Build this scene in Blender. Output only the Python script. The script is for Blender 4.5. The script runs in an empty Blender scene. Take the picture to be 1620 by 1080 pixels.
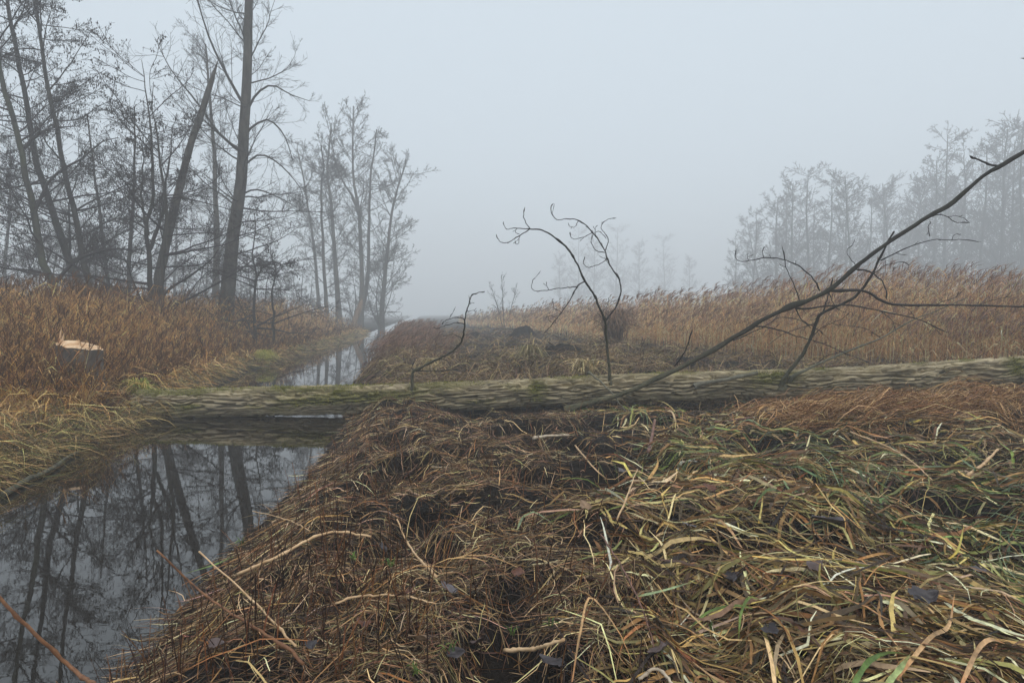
import bpy, math
import numpy as np
from math import radians, cos, sin, pi

# ------------------------------------------------------------------ camera, sky, sun, exposure
sc = bpy.context.scene
F, CAMZ = 1000.0, 1.5                     # focal length in photo pixels (1620 wide), eye height above the water
PITCH = math.atan(45 / F)
cd = bpy.data.cameras.new('camera'); cam = bpy.data.objects.new('camera', cd); sc.collection.objects.link(cam)
cam.location = (0, 0, CAMZ); cam.rotation_euler = (pi / 2 - PITCH, 0, 0)
cd.sensor_width = 36; cd.lens = 36 * F / 1620; cd.clip_start = 0.05; cd.clip_end = 3000
sc.camera = cam

SUN_EL, SUN_AZ = radians(58), radians(150)
world = bpy.data.worlds.new('World'); sc.world = world; world.use_nodes = True
wn, wl = world.node_tree.nodes, world.node_tree.links
bg = wn['Background']
sky = wn.new('ShaderNodeTexSky'); sky.sky_type = 'NISHITA'; sky.sun_disc = False
sky.sun_elevation = SUN_EL; sky.sun_rotation = SUN_AZ; sky.dust_density = 4; sky.air_density = 1; sky.ozone_density = 1
mx = wn.new('ShaderNodeMix'); mx.data_type = 'RGBA'; mx.inputs[0].default_value = 0.88
wl.new(sky.outputs[0], mx.inputs[6]); mx.inputs[7].default_value = (6.05, 6.85, 7.5, 1)     # closed cloud layer over the clear sky
wl.new(mx.outputs[2], bg.inputs[0]); bg.inputs[1].default_value = 0.1

sl = bpy.data.lights.new('sun', 'SUN'); sun = bpy.data.objects.new('sun', sl); sc.collection.objects.link(sun)
sl.energy = 1.5; sl.angle = radians(40); sl.color = (1, 0.97, 0.93)
sun.rotation_euler = (pi / 2 - SUN_EL, 0, pi + SUN_AZ * -1)

sc.view_settings.view_transform = 'Standard'; sc.view_settings.look = 'None'
sc.view_settings.exposure = 0.42; sc.view_settings.gamma = 1.0; sc.view_settings.use_curve_mapping = False
sc.render.engine = 'CYCLES'
cy = sc.cycles
cy.use_denoising = True
try:
    cy.denoiser = 'OPENIMAGEDENOISE'; cy.denoising_input_passes = 'RGB_ALBEDO_NORMAL'
except Exception: pass
cy.max_bounces = 6; cy.diffuse_bounces = 3; cy.glossy_bounces = 3; cy.transmission_bounces = 2; cy.volume_bounces = 3
cy.transparent_max_bounces = 4
HAZE = 0.0080

# ------------------------------------------------------------------ helpers
rng = np.random.default_rng(11)
C = sc.collection
def lin(c):
    c = np.asarray(c, float) / 255.0
    return np.where(c <= 0.04045, c / 12.92, ((c + 0.055) / 1.055) ** 2.4)
def sst(t):
    t = np.clip(t, 0, 1); return t * t * (3 - 2 * t)
def nrm(v): return v / np.maximum(np.linalg.norm(v, axis=-1, keepdims=True), 1e-9)
CP, SP = cos(PITCH), sin(PITCH)
def ray(px, py):
    dx, dy = (px - 810) / F, -(py - 540) / F
    return np.array([dx, CP + dy * SP, -SP + dy * CP])
def PX(px, py, Y):                        # photo pixel + real distance -> point of the place
    r = ray(px, py); return np.array([0, 0, CAMZ]) + r * (Y / r[1])

def hsh(ix, iy, iz):
    n = (ix.astype(np.int64) * 374761393 + iy.astype(np.int64) * 668265263 + iz.astype(np.int64) * 2147483647 % 4294967296) & 0xffffffff
    n = ((n ^ (n >> 13)) * 1274126177) & 0xffffffff
    n = ((n ^ (n >> 16)) * 2246822519) & 0xffffffff
    return ((n ^ (n >> 15)) & 0xffff) / 65535.0
def vn(x, y, z=0.0):                       # value noise 0..1
    x, y, z = np.broadcast_arrays(np.asarray(x, float), np.asarray(y, float), np.asarray(z, float))
    fx, fy, fz = np.floor(x), np.floor(y), np.floor(z)
    ix, iy, iz = fx.astype(np.int64), fy.astype(np.int64), fz.astype(np.int64)
    u, v, w = [t * t * (3 - 2 * t) for t in (x - fx, y - fy, z - fz)]
    def c(a, b, d): return hsh(ix + a, iy + b, (iz + d) * 7919 + 13)
    a0 = (c(0,0,0)*(1-u)+c(1,0,0)*u)*(1-v) + (c(0,1,0)*(1-u)+c(1,1,0)*u)*v
    a1 = (c(0,0,1)*(1-u)+c(1,0,1)*u)*(1-v) + (c(0,1,1)*(1-u)+c(1,1,1)*u)*v
    return a0 * (1 - w) + a1 * w
def fbm(x, y, z=0.0, o=3):
    s, a, t = 0, 1, 0
    for i in range(o):
        s = s + a * vn(np.asarray(x) * 2**i + 17.3*i, np.asarray(y) * 2**i + 5.1*i, np.asarray(z) * 2**i); t += a; a *= 0.5
    return s / t

def mesh(name, V, Q, col=None, smooth=False, extra=None):
    V = np.ascontiguousarray(V, np.float32).reshape(-1, 3); Q = np.ascontiguousarray(Q, np.int32)
    me = bpy.data.meshes.new(name)
    n, k = Q.shape
    me.vertices.add(len(V)); me.vertices.foreach_set('co', V.ravel())
    me.loops.add(n * k); me.loops.foreach_set('vertex_index', Q.ravel())
    me.polygons.add(n); me.polygons.foreach_set('loop_start', np.arange(0, n * k, k, dtype=np.int32))
    me.update(calc_edges=True)
    me.polygons.foreach_set('use_smooth', np.full(n, bool(smooth)))
    if col is not None:
        a = me.attributes.new('col', 'FLOAT_COLOR', 'POINT')
        c = np.ones((len(V), 4), np.float32); c[:, :3] = col; a.data.foreach_set('color', c.ravel())
    for kx, arr in (extra or {}).items():
        a = me.attributes.new(kx, 'FLOAT', 'POINT'); a.data.foreach_set('value', np.ascontiguousarray(arr, np.float32).ravel())
    return me
def obj(name, me, mat=None, parent=None, loc=(0, 0, 0)):
    o = bpy.data.objects.new(name, me); C.objects.link(o); o.location = loc
    if mat is not None and not me.materials: me.materials.append(mat)
    if parent: o.parent = parent
    return o
def empty(name, loc=(0, 0, 0)):
    o = bpy.data.objects.new(name, None); C.objects.link(o); o.location = loc; o.empty_display_size = 0.3; return o
def tag(o, label=None, cat=None, group=None, kind=None):
    if label: o['label'] = label
    if cat: o['category'] = cat
    if group: o['group'] = group
    if kind: o['kind'] = kind
    return o

def ribbons(P, Wd, side, col):
    """P (N,K,3) centre lines, Wd (N,K) widths, side (N,3) or (N,K,3), col (N,3) or (N,K,3) -> verts, quads, colours"""
    N, K = P.shape[:2]
    if side.ndim == 2: side = side[:, None, :]
    if col.ndim == 2: col = np.repeat(col[:, None, :], K, 1)
    V = np.empty((N, K, 2, 3)); V[:, :, 0] = P - side * Wd[..., None] / 2; V[:, :, 1] = P + side * Wd[..., None] / 2
    b = (np.arange(N)[:, None] * K + np.arange(K - 1)[None]) * 2
    Q = np.stack([b, b + 1, b + 3, b + 2], -1).reshape(-1, 4)
    return V.reshape(-1, 3), Q, np.repeat(col.reshape(-1, 3), 2, 0)
def tubes(P, R, S=6):
    N, K = P.shape[:2]
    T = np.empty_like(P); T[:, 1:-1] = P[:, 2:] - P[:, :-2]; T[:, 0] = P[:, 1] - P[:, 0]; T[:, -1] = P[:, -1] - P[:, -2]
    T = nrm(T)
    ref = np.where(np.abs(T[:, :1, 2:3]) > 0.8, np.array([[[0.0, 1, 0.2]]]), np.array([[[0.1, 0, 1.0]]]))
    A = nrm(np.cross(T, np.broadcast_to(ref, T.shape))); B = np.cross(T, A)
    th = np.arange(S) * 2 * pi / S
    V = P[:, :, None] + R[:, :, None, None] * (A[:, :, None] * np.cos(th)[None, None, :, None] + B[:, :, None] * np.sin(th)[None, None, :, None])
    base = np.arange(N)[:, None, None] * K * S + np.arange(K - 1)[None, :, None] * S
    s = np.arange(S)[None, None]; s2 = (s + 1) % S
    Q = np.stack([base + s, base + s2, base + S + s2, base + S + s], -1).reshape(-1, 4)
    return V.reshape(-1, 3), Q
class Acc:
    def __init__(s): s.V, s.Q, s.c, s.n = [], [], [], 0
    def add(s, V, Q, c=None):
        s.V.append(V); s.Q.append(Q + s.n); s.n += len(V)
        if c is not None: s.c.append(c)
        return s
    def mesh(s, name, smooth=False):
        return mesh(name, np.concatenate(s.V), np.concatenate(s.Q), np.concatenate(s.c) if s.c else None, smooth)
def smooth_line(pts, n):
    pts = np.asarray(pts, float); m = len(pts)
    if m == 2: return pts[0] + (pts[1] - pts[0]) * np.linspace(0, 1, n)[:, None]
    d = np.concatenate([[0], np.cumsum(np.linalg.norm(np.diff(pts, axis=0), axis=1))]); t = np.linspace(0, d[-1], n)
    e = np.vstack([2 * pts[0] - pts[1], pts, 2 * pts[-1] - pts[-2]])
    i = np.clip(np.searchsorted(d, t, 'right') - 1, 0, m - 2); u = ((t - d[i]) / (d[i + 1] - d[i]))[:, None]
    p0, p1, p2, p3 = e[i], e[i + 1], e[i + 2], e[i + 3]
    return 0.5 * (2*p1 + (p2-p0)*u + (2*p0-5*p1+4*p2-p3)*u*u + (3*p1-p0-3*p2+p3)*u**3)
def pick(pal, n, jit=0.12):
    pal = np.array([lin(p) for p in pal]); c = pal[rng.integers(0, len(pal), n)]
    l = c @ np.array([0.3, 0.6, 0.1]); c = l[:, None] + (c - l[:, None]) * 1.08; c = c * ((l / 0.13) ** 0.35)[:, None] * 1.1
    return np.clip(c * (1 + rng.normal(0, jit, (n, 1))) * (1 + rng.normal(0, jit * 0.3, (n, 3))), 0.003, 0.9)

# ------------------------------------------------------------------ materials
def mat(name, base=(0.1, 0.1, 0.1), rough=0.8, spec=0.3):
    m = bpy.data.materials.new(name); m.use_nodes = True
    b = m.node_tree.nodes['Principled BSDF']; b.inputs['Base Color'].default_value = (*base, 1)
    b.inputs['Roughness'].default_value = rough; b.inputs['Specular IOR Level'].default_value = spec
    return m, m.node_tree.nodes, m.node_tree.links, b
def noise(nn, ll, scale, detail=4, rough=0.6, vec=None, dist=0.0):
    n = nn.new('ShaderNodeTexNoise'); n.inputs['Scale'].default_value = scale; n.inputs['Detail'].default_value = detail
    n.inputs['Roughness'].default_value = rough; n.inputs['Distortion'].default_value = dist
    if vec is not None: ll.new(vec, n.inputs['Vector'])
    return n.outputs['Fac']
def ramp(nn, ll, fac, stops):
    r = nn.new('ShaderNodeValToRGB'); e = r.color_ramp.elements
    while len(e) < len(stops): e.new(0.5)
    for el, (p, c) in zip(e, stops): el.position = p; el.color = (*c, 1)
    ll.new(fac, r.inputs[0]); return r.outputs[0]
def mixc(nn, ll, fac, a, b, mode='MIX'):
    m = nn.new('ShaderNodeMix'); m.data_type = 'RGBA'; m.blend_type = mode
    for s, v in ((0, fac), (6, a), (7, b)):
        if isinstance(v, (int, float)): m.inputs[s].default_value = v
        elif isinstance(v, tuple): m.inputs[s].default_value = (*v, 1)
        else: ll.new(v, m.inputs[s])
    return m.outputs[2]
def bump(nn, ll, b, h, strength, dist):
    n = nn.new('ShaderNodeBump'); n.inputs['Strength'].default_value = strength; n.inputs['Distance'].default_value = dist
    ll.new(h, n.inputs['Height']); ll.new(n.outputs[0], b.inputs['Normal'])
def coords(nn, kind='Object', scale=None, ll=None):
    t = nn.new('ShaderNodeTexCoord'); v = t.outputs[kind]
    if scale:
        mp = nn.new('ShaderNodeMapping'); mp.inputs['Scale'].default_value = scale; ll.new(v, mp.inputs[0]); v = mp.outputs[0]
    return v
def blade_mat(name, rough=0.6, spec=0.3, trans=0.0):
    m, nn, ll, b = mat(name, rough=rough, spec=spec)
    a = nn.new('ShaderNodeAttribute'); a.attribute_name = 'col'
    f = noise(nn, ll, 45, 3, 0.6, coords(nn))
    c = mixc(nn, ll, 1.0, a.outputs['Color'], ramp(nn, ll, f, [(0.3, (0.62, 0.6, 0.58)), (0.7, (1.15, 1.13, 1.1))]), 'MULTIPLY')
    ll.new(c, b.inputs['Base Color'])
    if trans:
        t = nn.new('ShaderNodeBsdfTranslucent'); ll.new(c, t.inputs[0]); mxs = nn.new('ShaderNodeMixShader'); mxs.inputs[0].default_value = trans
        ll.new(b.outputs[0], mxs.inputs[1]); ll.new(t.outputs[0], mxs.inputs[2]); ll.new(mxs.outputs[0], nn['Material Output'].inputs[0])
    return m
M_straw = blade_mat('wet_straw', 0.55, 0.25)
M_reed = blade_mat('dry_reed', 0.7, 0.15, 0.3)
def bark_mat(name, c1, c2, green=(0.055, 0.06, 0.03), gamt=0.4, scale=6.0, bst=0.6):
    m, nn, ll, b = mat(name, rough=0.85, spec=0.2)
    v = coords(nn, 'Object', (1, 1, 0.22), ll)
    f = noise(nn, ll, scale, 6, 0.65, v, 0.4)
    c = ramp(nn, ll, f, [(0.3, c1), (0.7, c2)])
    g = noise(nn, ll, 0.9, 4, 0.6, coords(nn))
    gm = nn.new('ShaderNodeMapRange'); gm.inputs[1].default_value = 0.45; gm.inputs[2].default_value = 0.7; gm.inputs[4].default_value = gamt; ll.new(g, gm.inputs[0])
    ll.new(mixc(nn, ll, gm.outputs[0], c, green), b.inputs['Base Color'])
    bump(nn, ll, b, f, bst, 0.03)
    return m
M_bark = bark_mat('alder_bark', (0.018, 0.015, 0.014), (0.055, 0.048, 0.043), gamt=0.25)
M_bark_moss = bark_mat('mossy_alder_bark', (0.02, 0.019, 0.015), (0.06, 0.056, 0.042), (0.06, 0.075, 0.028), 0.7)
M_poplar = bark_mat('poplar_bark', (0.016, 0.014, 0.012), (0.10, 0.087, 0.074), gamt=0.3, scale=11, bst=1.0)
M_twig = mat('alder_twigs', (0.028, 0.02, 0.022), 0.8)[0]
M_twig_p = mat('poplar_twigs', (0.035, 0.029, 0.027), 0.8)[0]
M_cone = mat('alder_cones', (0.02, 0.013, 0.011), 0.8)[0]
M_limb = bark_mat('limb_bark', (0.010, 0.009, 0.008), (0.04, 0.034, 0.028), (0.05, 0.06, 0.025), 0.35, 14)
nn, ll = M_limb.node_tree.nodes, M_limb.node_tree.links; b = nn['Principled BSDF']; src_ = b.inputs['Base Color'].links[0].from_socket
sp_ = nn.new('ShaderNodeSeparateXYZ'); ll.new(coords(nn), sp_.inputs[0]); mr_ = nn.new('ShaderNodeMapRange'); mr_.inputs[1].default_value = 0.1; mr_.inputs[2].default_value = 1.3; mr_.inputs[3].default_value = 0.8; mr_.inputs[4].default_value = 0.0; ll.new(sp_.outputs[2], mr_.inputs[0])
ll.new(mixc(nn, ll, mr_.outputs[0], src_, ramp(nn, ll, noise(nn, ll, 12, 5, 0.7, coords(nn)), [(0.35, (0.05, 0.05, 0.026)), (0.65, (0.15, 0.135, 0.08))])), b.inputs['Base Color'])
M_limb_pale = bark_mat('pale_limb_bark', (0.09, 0.085, 0.06), (0.2, 0.185, 0.14), (0.09, 0.1, 0.05), 0.5, 14)
M_bud = mat('twig_and_buds', (0.014, 0.010, 0.009), 0.6)[0]

# ground: wet black-brown peat
M_ground, nn, ll, b = mat('wet_peat', rough=0.8, spec=0.1)
f = noise(nn, ll, 5, 8, 0.7, coords(nn)); f2 = noise(nn, ll, 38, 6, 0.75, coords(nn))
c = ramp(nn, ll, f, [(0.3, (0.005, 0.004, 0.0035)), (0.55, (0.012, 0.009, 0.007)), (0.75, (0.03, 0.021, 0.014))])
c = mixc(nn, ll, 0.7, c, ramp(nn, ll, f2, [(0.3, (0.5, 0.48, 0.46)), (0.7, (1.5, 1.4, 1.3))]), 'MULTIPLY')
ll.new(c, b.inputs['Base Color']); bump(nn, ll, b, f2, 0.8, 0.04)
# stream water: dark bog water with a faint ripple
M_water, nn, ll, b = mat('bog_water', (0.010, 0.0075, 0.005), 0.012, 0.5)
b.inputs['IOR'].default_value = 1.7
v = coords(nn, 'Object', (1.0, 1.6, 1), ll)
f = noise(nn, ll, 5.0, 3, 0.55, v, 0.3); bump(nn, ll, b, f, 0.010, 0.02)

# ------------------------------------------------------------------ terrain
YR = [-30, 0, 2.56, 3.70, 4.92, 6.67, 8.57, 11, 14.3, 23.1, 60, 150, 330]; XR = [-1.0, -1.5, -1.62, -1.74, -1.87, -1.98, -2.3, -2.8, -3.57, -4.85, -10.2, -23, -48]
YL = [-30, 0, 3, 5.08, 6.52, 8.33, 9.4, 13.6, 17.6, 27.3, 33, 50, 115, 330]; XL = [-5.0, -4.4, -4.25, -4.42, -4.92, -5.06, -5.12, -6.2, -6.95, -8.4, -9.0, -11.2, -20.0, -51.5]
def eR(y): return np.interp(y, YR, XR) + 0.16 * (vn(y * 1.4, 3.3) - 0.5) + 0.07 * (vn(y * 4.5, 9.3) - 0.5)
def eL(y): return np.interp(y, YL, XL) + 0.30 * (vn(y * 0.9, 7.7) - 0.5) + 0.08 * (vn(y * 4.1, 2.1) - 0.5)
def terrain(x, y):
    x = np.asarray(x, float); y = np.asarray(y, float)
    sR, sL = x - eR(y), eL(y) - x
    lump = 0.2 * (fbm(x * 0.8, y * 0.8, 1.5, 2) - 0.5) + 0.17 * (fbm(x * 2.3, y * 2.3, 4.5, 2) - 0.5) + 0.07 * (vn(x * 7, y * 8, 2.2) - 0.5)
    mid = sst((y - 9.5) / 2) * (1 - sst((y - 40) / 20))
    lump = lump * (1 + 1.2 * mid)
    zr = 0.24 * sst(sR / 0.65) + 0.013 * np.clip(sR, 0, 9) + lump * sst(sR / 0.8)
    ridge = np.exp(-((y - 7.1 - 0.05 * x) / 0.7) ** 2) * sst((x - 2.9) / 1.3) * 0.10          # matted bank in front of the trunk's far end
    zr = zr - 0.21 * np.exp(-((y - 8.7) / 0.9) ** 2) * sst((sR - 0.3) / 1.5) * (1 - 0.25 * sst((x - 3) / 4))
    zr = zr - 0.15 * sst((fbm(x * 1.9 + 3, y * 1.9, 61.0, 2) - 0.54) * 5) * sst(sR / 1.0) * (1 - mid)
    zr = zr + ridge + 0.25 * mid * sst((sR - 1.0) / 6) * (fbm(x * 0.35, y * 0.35, 8.8, 2))
    zl = 0.10 * sst(sL / 0.5) + 0.2 * sst((sL - 0.3) / 2.2) + lump * 0.8 * sst(sL / 0.8)
    bed = -0.55 * sst(np.minimum(-sR, -sL) / 0.6)
    return np.where(sR > 0, zr, np.where(sL > 0, zl, bed)) + 0.006
def axis(lo, hi, segs):
    out = [lo]
    x = lo
    while x < hi:
        st = next(s for (a, s) in segs if x < a); x += st; out.append(x)
    return np.array(out)
gx = axis(-230, 230, [(-60, 6), (-30, 1.2), (-9, 0.3), (-1, 0.085), (6, 0.095), (12, 0.25), (40, 1.2), (1e9, 6)])
gy = axis(-40, 330, [(-2, 2), (1.5, 0.3), (6, 0.085), (10, 0.11), (16, 0.22), (40, 0.45), (90, 1.5), (1e9, 6)])
X, Y = np.meshgrid(gx, gy); Z = terrain(X, Y)
nx, ny = len(gx), len(gy)
i = (np.arange(ny - 1)[:, None] * nx + np.arange(nx - 1)[None]).ravel()
o = obj('ground', mesh('ground', np.stack([X, Y, Z], -1), np.stack([i, i + 1, i + nx + 1, i + nx], -1), smooth=True), M_ground); tag(o, kind='structure')
wy = axis(-30, 325, [(40, 0.5), (1e9, 2)])
V = np.stack([np.stack([np.interp(wy, YL, XL) - 0.7, wy, 0 * wy], -1), np.stack([np.interp(wy, YR, XR) + 0.6, wy, 0 * wy], -1)], 1)
i = np.arange(len(wy) - 1) * 2
o = obj('stream_water', mesh('stream_water', V, np.stack([i, i + 1, i + 3, i + 2], -1)), M_water); tag(o, kind='structure')

def hit(px, py, up=0.0):                  # where the sight line through a photo pixel meets the ground
    r = ray(px, py); t = np.geomspace(1.2, 250, 3000); p = np.array([0, 0, CAMZ]) + r * t[:, None]
    below = p[:, 2] < np.maximum(terrain(p[:, 0], p[:, 1]), 0) + up
    k = int(np.argmax(below)); q = p[k]; return np.array([q[0], q[1], max(float(terrain(q[0], q[1])), 0.0) + up])

# ------------------------------------------------------------------ haze
hb = np.array([[x, y, z] for z in (-1.8, 31.0) for y in (-45, 340) for x in (-236, 236)], float)
hq = np.array([[0, 2, 3, 1], [4, 5, 7, 6], [0, 1, 5, 4], [2, 6, 7, 3], [0, 4, 6, 2], [1, 3, 7, 5]])
M_haze = bpy.data.materials.new('fog'); M_haze.use_nodes = True; nn = M_haze.node_tree.nodes
nn.remove(nn['Principled BSDF']); pv = nn.new('ShaderNodeVolumePrincipled')
pv.inputs['Color'].default_value = (0.955, 0.975, 0.99, 1); pv.inputs['Density'].default_value = HAZE; pv.inputs['Anisotropy'].default_value = 0.0
M_haze.node_tree.links.new(pv.outputs[0], nn['Material Output'].inputs['Volume'])
o = obj('haze', mesh('haze', hb, hq), M_haze); tag(o, kind='stuff', label='pale blue-grey fog filling the air over the marsh', cat='fog')

# ------------------------------------------------------------------ fallen trunk
LA, LB = np.array([-5.42, 9.15, 0.145]), np.array([9.6, 8.75, 0.83])
def log_axis(t):
    t = np.asarray(t, float)[..., None]; p = LA + (LB - LA) * t
    p[..., 2] += -0.06 * np.sin(np.clip(t[..., 0], 0, 1) * pi) + 0.015 * np.sin(t[..., 0] * 17)
    p[..., 1] += 0.10 * np.sin(t[..., 0] * 4.2)
    return p
LLEN = float(np.linalg.norm(LB - LA))
def log_rad(t): return 0.196 + 0.03 * np.exp(-np.asarray(t) / 0.03) - 0.025 * np.asarray(t)
NU, NV = 760, 230
t = np.linspace(0, 1, NU); th = np.arange(NV) * 2 * pi / NV
T_, H_ = np.meshgrid(t, th, indexing='ij')
u = T_ * LLEN; cx, sx = np.cos(H_), np.sin(H_)
wx = 0.5 * (fbm(u * 1.1, cx * 1.5, sx * 1.5 + 31, 2) - 0.5)
def furrow(k, amp, off):                  # long wavy cracks between bark ridges, merging here and there
    ph = k * H_ / (2 * pi) + amp * (fbm(u * 1.9 + off, cx * 1.8, sx * 1.8 + off, 2) - 0.5) * 2 + 0.7 * (vn(u * 5.5, cx * 5 + off, sx * 5) - 0.5)
    d_ = np.abs(ph - np.floor(ph) - 0.5) * 2; n_ = np.floor(ph + 0.5)
    return sst((d_ - 0.60) / 0.2) * sst((vn(u * 2.6 + n_ * 3.7, (n_ % k) * 5.3 + off) - 0.18) / 0.2)
cr = np.maximum(furrow(21, 1.7, 3.0), 0.8 * furrow(15, 3.0, 41.0))
plate = vn(u * 4.5 + 5, cx * 5.5 + wx, sx * 5.5)
fine = fbm(u * 9, cx * 12, sx * 12, 3) - 0.5
rad = log_rad(T_) * (1 + 0.07 * (fbm(u * 0.7, cx, sx + 9, 2) - 0.5)) + 0.022 - 0.07 * cr - 0.028 * sst((vn(u * 13, cx * 5 + 3, sx * 5) - 0.74) / 0.12) + 0.014 * fine + 0.008 * (plate - 0.5)
A = log_axis(t); ax = nrm(LB - LA); s1 = nrm(np.cross(ax, np.array([0, 0, 1.0]))); s2 = np.cross(s1, ax)
V = A[:, None] + rad[..., None] * (cx[..., None] * s1 + sx[..., None] * s2)       # th=90deg is up, th=0 faces the camera
Vn = nrm(V - A[:, None])
def t_of_px(px):                          # trunk parameter under a photo column
    return float(np.interp((px - 810) / F, (A[:, 0] / A[:, 1]), t))
moss = 0.75 * np.clip((fbm(u * 1.6, cx * 2.2, sx * 2.2, 3) - 0.46) * 5, 0, 1) * (1 - 0.92 * sst((T_ - 0.2) / 0.32)) * sst((sx + 0.9) / 0.8)
for px, du, dv, hv, amt in [(330, 1.3, 0.7, 1.5, 0.45), (450, 0.25, 0.5, 1.2, 0.8), (540, 0.2, 0.5, 0.9, 0.9), (655, 0.10, 0.9, 0.5, 1.0), (700, 0.35, 0.35, 1.5, 0.9), (850, 0.14, 0.9, 0.4, 1.0),
                            (905, 0.3, 0.45, 1.5, 0.7), (1060, 0.45, 0.35, 1.5, 0.9), (1215, 0.34, 0.8, 0.75, 1.0), (1300, 0.12, 0.4, 1.4, 0.7), (1455, 0.1, 0.3, 1.5, 0.8), (1530, 0.14, 0.3, 1.55, 1.0), (1598, 0.16, 0.8, 0.5, 1.0)]:
    tt = t_of_px(px); moss = np.maximum(moss, amt * np.exp(-((T_ - tt) * LLEN / du) ** 2 - ((np.angle(np.exp(1j * (H_ - hv)))) / dv) ** 2) * (0.35 + 1.3 * vn(u * 7, cx * 6, sx * 6)))
moss = np.clip(moss, 0, 1)
M_log, nn, ll, b = mat('poplar_log_bark', rough=0.8, spec=0.25)
v = coords(nn, 'Object', (0.35, 1, 1), ll)
f = noise(nn, ll, 22, 6, 0.7, v, 0.5); g = noise(nn, ll, 2.2, 4, 0.6, coords(nn))
c = ramp(nn, ll, f, [(0.28, (0.13, 0.102, 0.062)), (0.5, (0.31, 0.258, 0.168)), (0.74, (0.54, 0.47, 0.335))])
c = mixc(nn, ll, 0.35, c, ramp(nn, ll, g, [(0.35, (0.14, 0.125, 0.06)), (0.65, (0.38, 0.33, 0.25))]))
ap = nn.new('ShaderNodeAttribute'); ap.attribute_name = 'plate'; c = mixc(nn, ll, 1.0, c, ramp(nn, ll, ap.outputs['Fac'], [(0.15, (0.5, 0.48, 0.45)), (0.85, (1.45, 1.4, 1.3))]), 'MULTIPLY')
at = nn.new('ShaderNodeAttribute'); at.attribute_name = 'moss'
f3 = noise(nn, ll, 60, 4, 0.7, coords(nn))
gc = ramp(nn, ll, f3, [(0.3, (0.045, 0.046, 0.010)), (0.7, (0.20, 0.19, 0.04))])
c = mixc(nn, ll, at.outputs['Fac'], c, gc)
ll.new(c, b.inputs['Base Color']); bump(nn, ll, b, f, 0.6, 0.02)
ii = np.arange(NU - 1)[:, None] * NV; jj = np.arange(NV)[None]; j2 = (jj + 1) % NV
Q = np.stack([ii + jj, ii + NV + jj, ii + NV + j2, ii + j2], -1).reshape(-1, 4)
fallen = empty('fallen_tree', tuple(LA))
tag(fallen, 'long mossy fallen trunk with furrowed bark lying across the stream', 'fallen tree')
obj('trunk', mesh('fallen_trunk', V - LA, Q, smooth=True, extra={'moss': moss, 'plate': plate}), M_log, fallen)
# sawn butt end
M_cut, nn, ll, b = mat('fresh_cut_wood', rough=0.7, spec=0.25)
f = noise(nn, ll, 14, 5, 0.6, coords(nn, 'Object', (1, 1, 0.2), ll)); ll.new(ramp(nn, ll, f, [(0.3, (0.46, 0.24, 0.11)), (0.55, (0.66, 0.46, 0.28)), (0.75, (0.75, 0.6, 0.42))]), b.inputs['Base Color']); bump(nn, ll, b, f, 0.4, 0.01)
rg = V[0]; ctr = rg.mean(0); VV = [rg - LA]; QQ = []
for k in range(1, 5): VV.append(ctr + (rg - ctr) * (1 - k / 4.02) - LA - ax * 0.012 * k * (vn(np.arange(NV) * 0.3, k)[:, None]))
jj = np.arange(NV); j2 = (jj + 1) % NV
for k in range(4): QQ.append(np.stack([k * NV + jj, k * NV + j2, (k + 1) * NV + j2, (k + 1) * NV + jj], -1))
obj('cut_end', mesh('log_cut_end', np.concatenate(VV), np.concatenate(QQ)), M_cut, fallen)
# moss cushions: short fuzz standing off the bark
mw = (moss ** 1.5).ravel(); mw = mw * (Vn[..., 2].ravel() > -0.5); sel = rng.choice(NU * NV, 15000, p=mw / mw.sum())
p0 = V.reshape(-1, 3)[sel] - LA; nv = Vn.reshape(-1, 3)[sel]
p0 = p0 + rng.normal(0, 0.006, p0.shape); d = nrm(nv + rng.normal(0, 0.5, nv.shape)); L = rng.uniform(0.012, 0.035, (len(sel), 1))
Pm = np.stack([p0 - nv * 0.004, p0 + d * L * 0.6, p0 + d * L + np.array([0, 0, -0.004])], 1)
wd = np.tile([0.007, 0.006, 0.001], (len(sel), 1)); V_, Q_, c_ = ribbons(Pm, wd, nrm(rng.normal(0, 1, nv.shape)), pick([(92, 98, 32), (116, 118, 42), (66, 74, 24), (134, 130, 56)], len(sel)))
o = obj('moss', mesh('log_moss', V_, Q_, c_), M_straw, fallen); tag(o, kind='stuff')

# ------------------------------------------------------------------ limbs of the fallen tree (traced, each at its own distance)
def limb_mesh(acc, pts, r0, r1, S=7, n=None, wig=0.004, tip=False):
    w = np.array([PX(*p) for p in pts]); n = n or max(8, int(len(pts) * 5)); q = smooth_line(w, n)
    tt = np.linspace(0, 1, n); q = q + wig * np.stack([fbm(tt * n * 0.5, k * 9.1 + w[0, 0] * 3, 2.2, 2) - 0.5 for k in range(3)], -1) * 2
    r = r0 + (r1 - r0) * tt ** 0.8; r = 0.86 * r * (1 + 0.4 * (vn(tt * n * 0.5, w[0, 0] * 7) - 0.5) + 0.45 * (vn(tt * n * 0.9, w[0, 0] * 3) > 0.86))
    if not tip: r = r * (1 + 1.1 * np.exp(-np.arange(n) / 1.8))
    if tip: r = r * 0.85; r[-4:-1] *= 1.5; r[-1] *= 0.2
    V, Q = tubes(q[None], r[None], S); acc.add(V - LA, Q); return q, r
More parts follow.
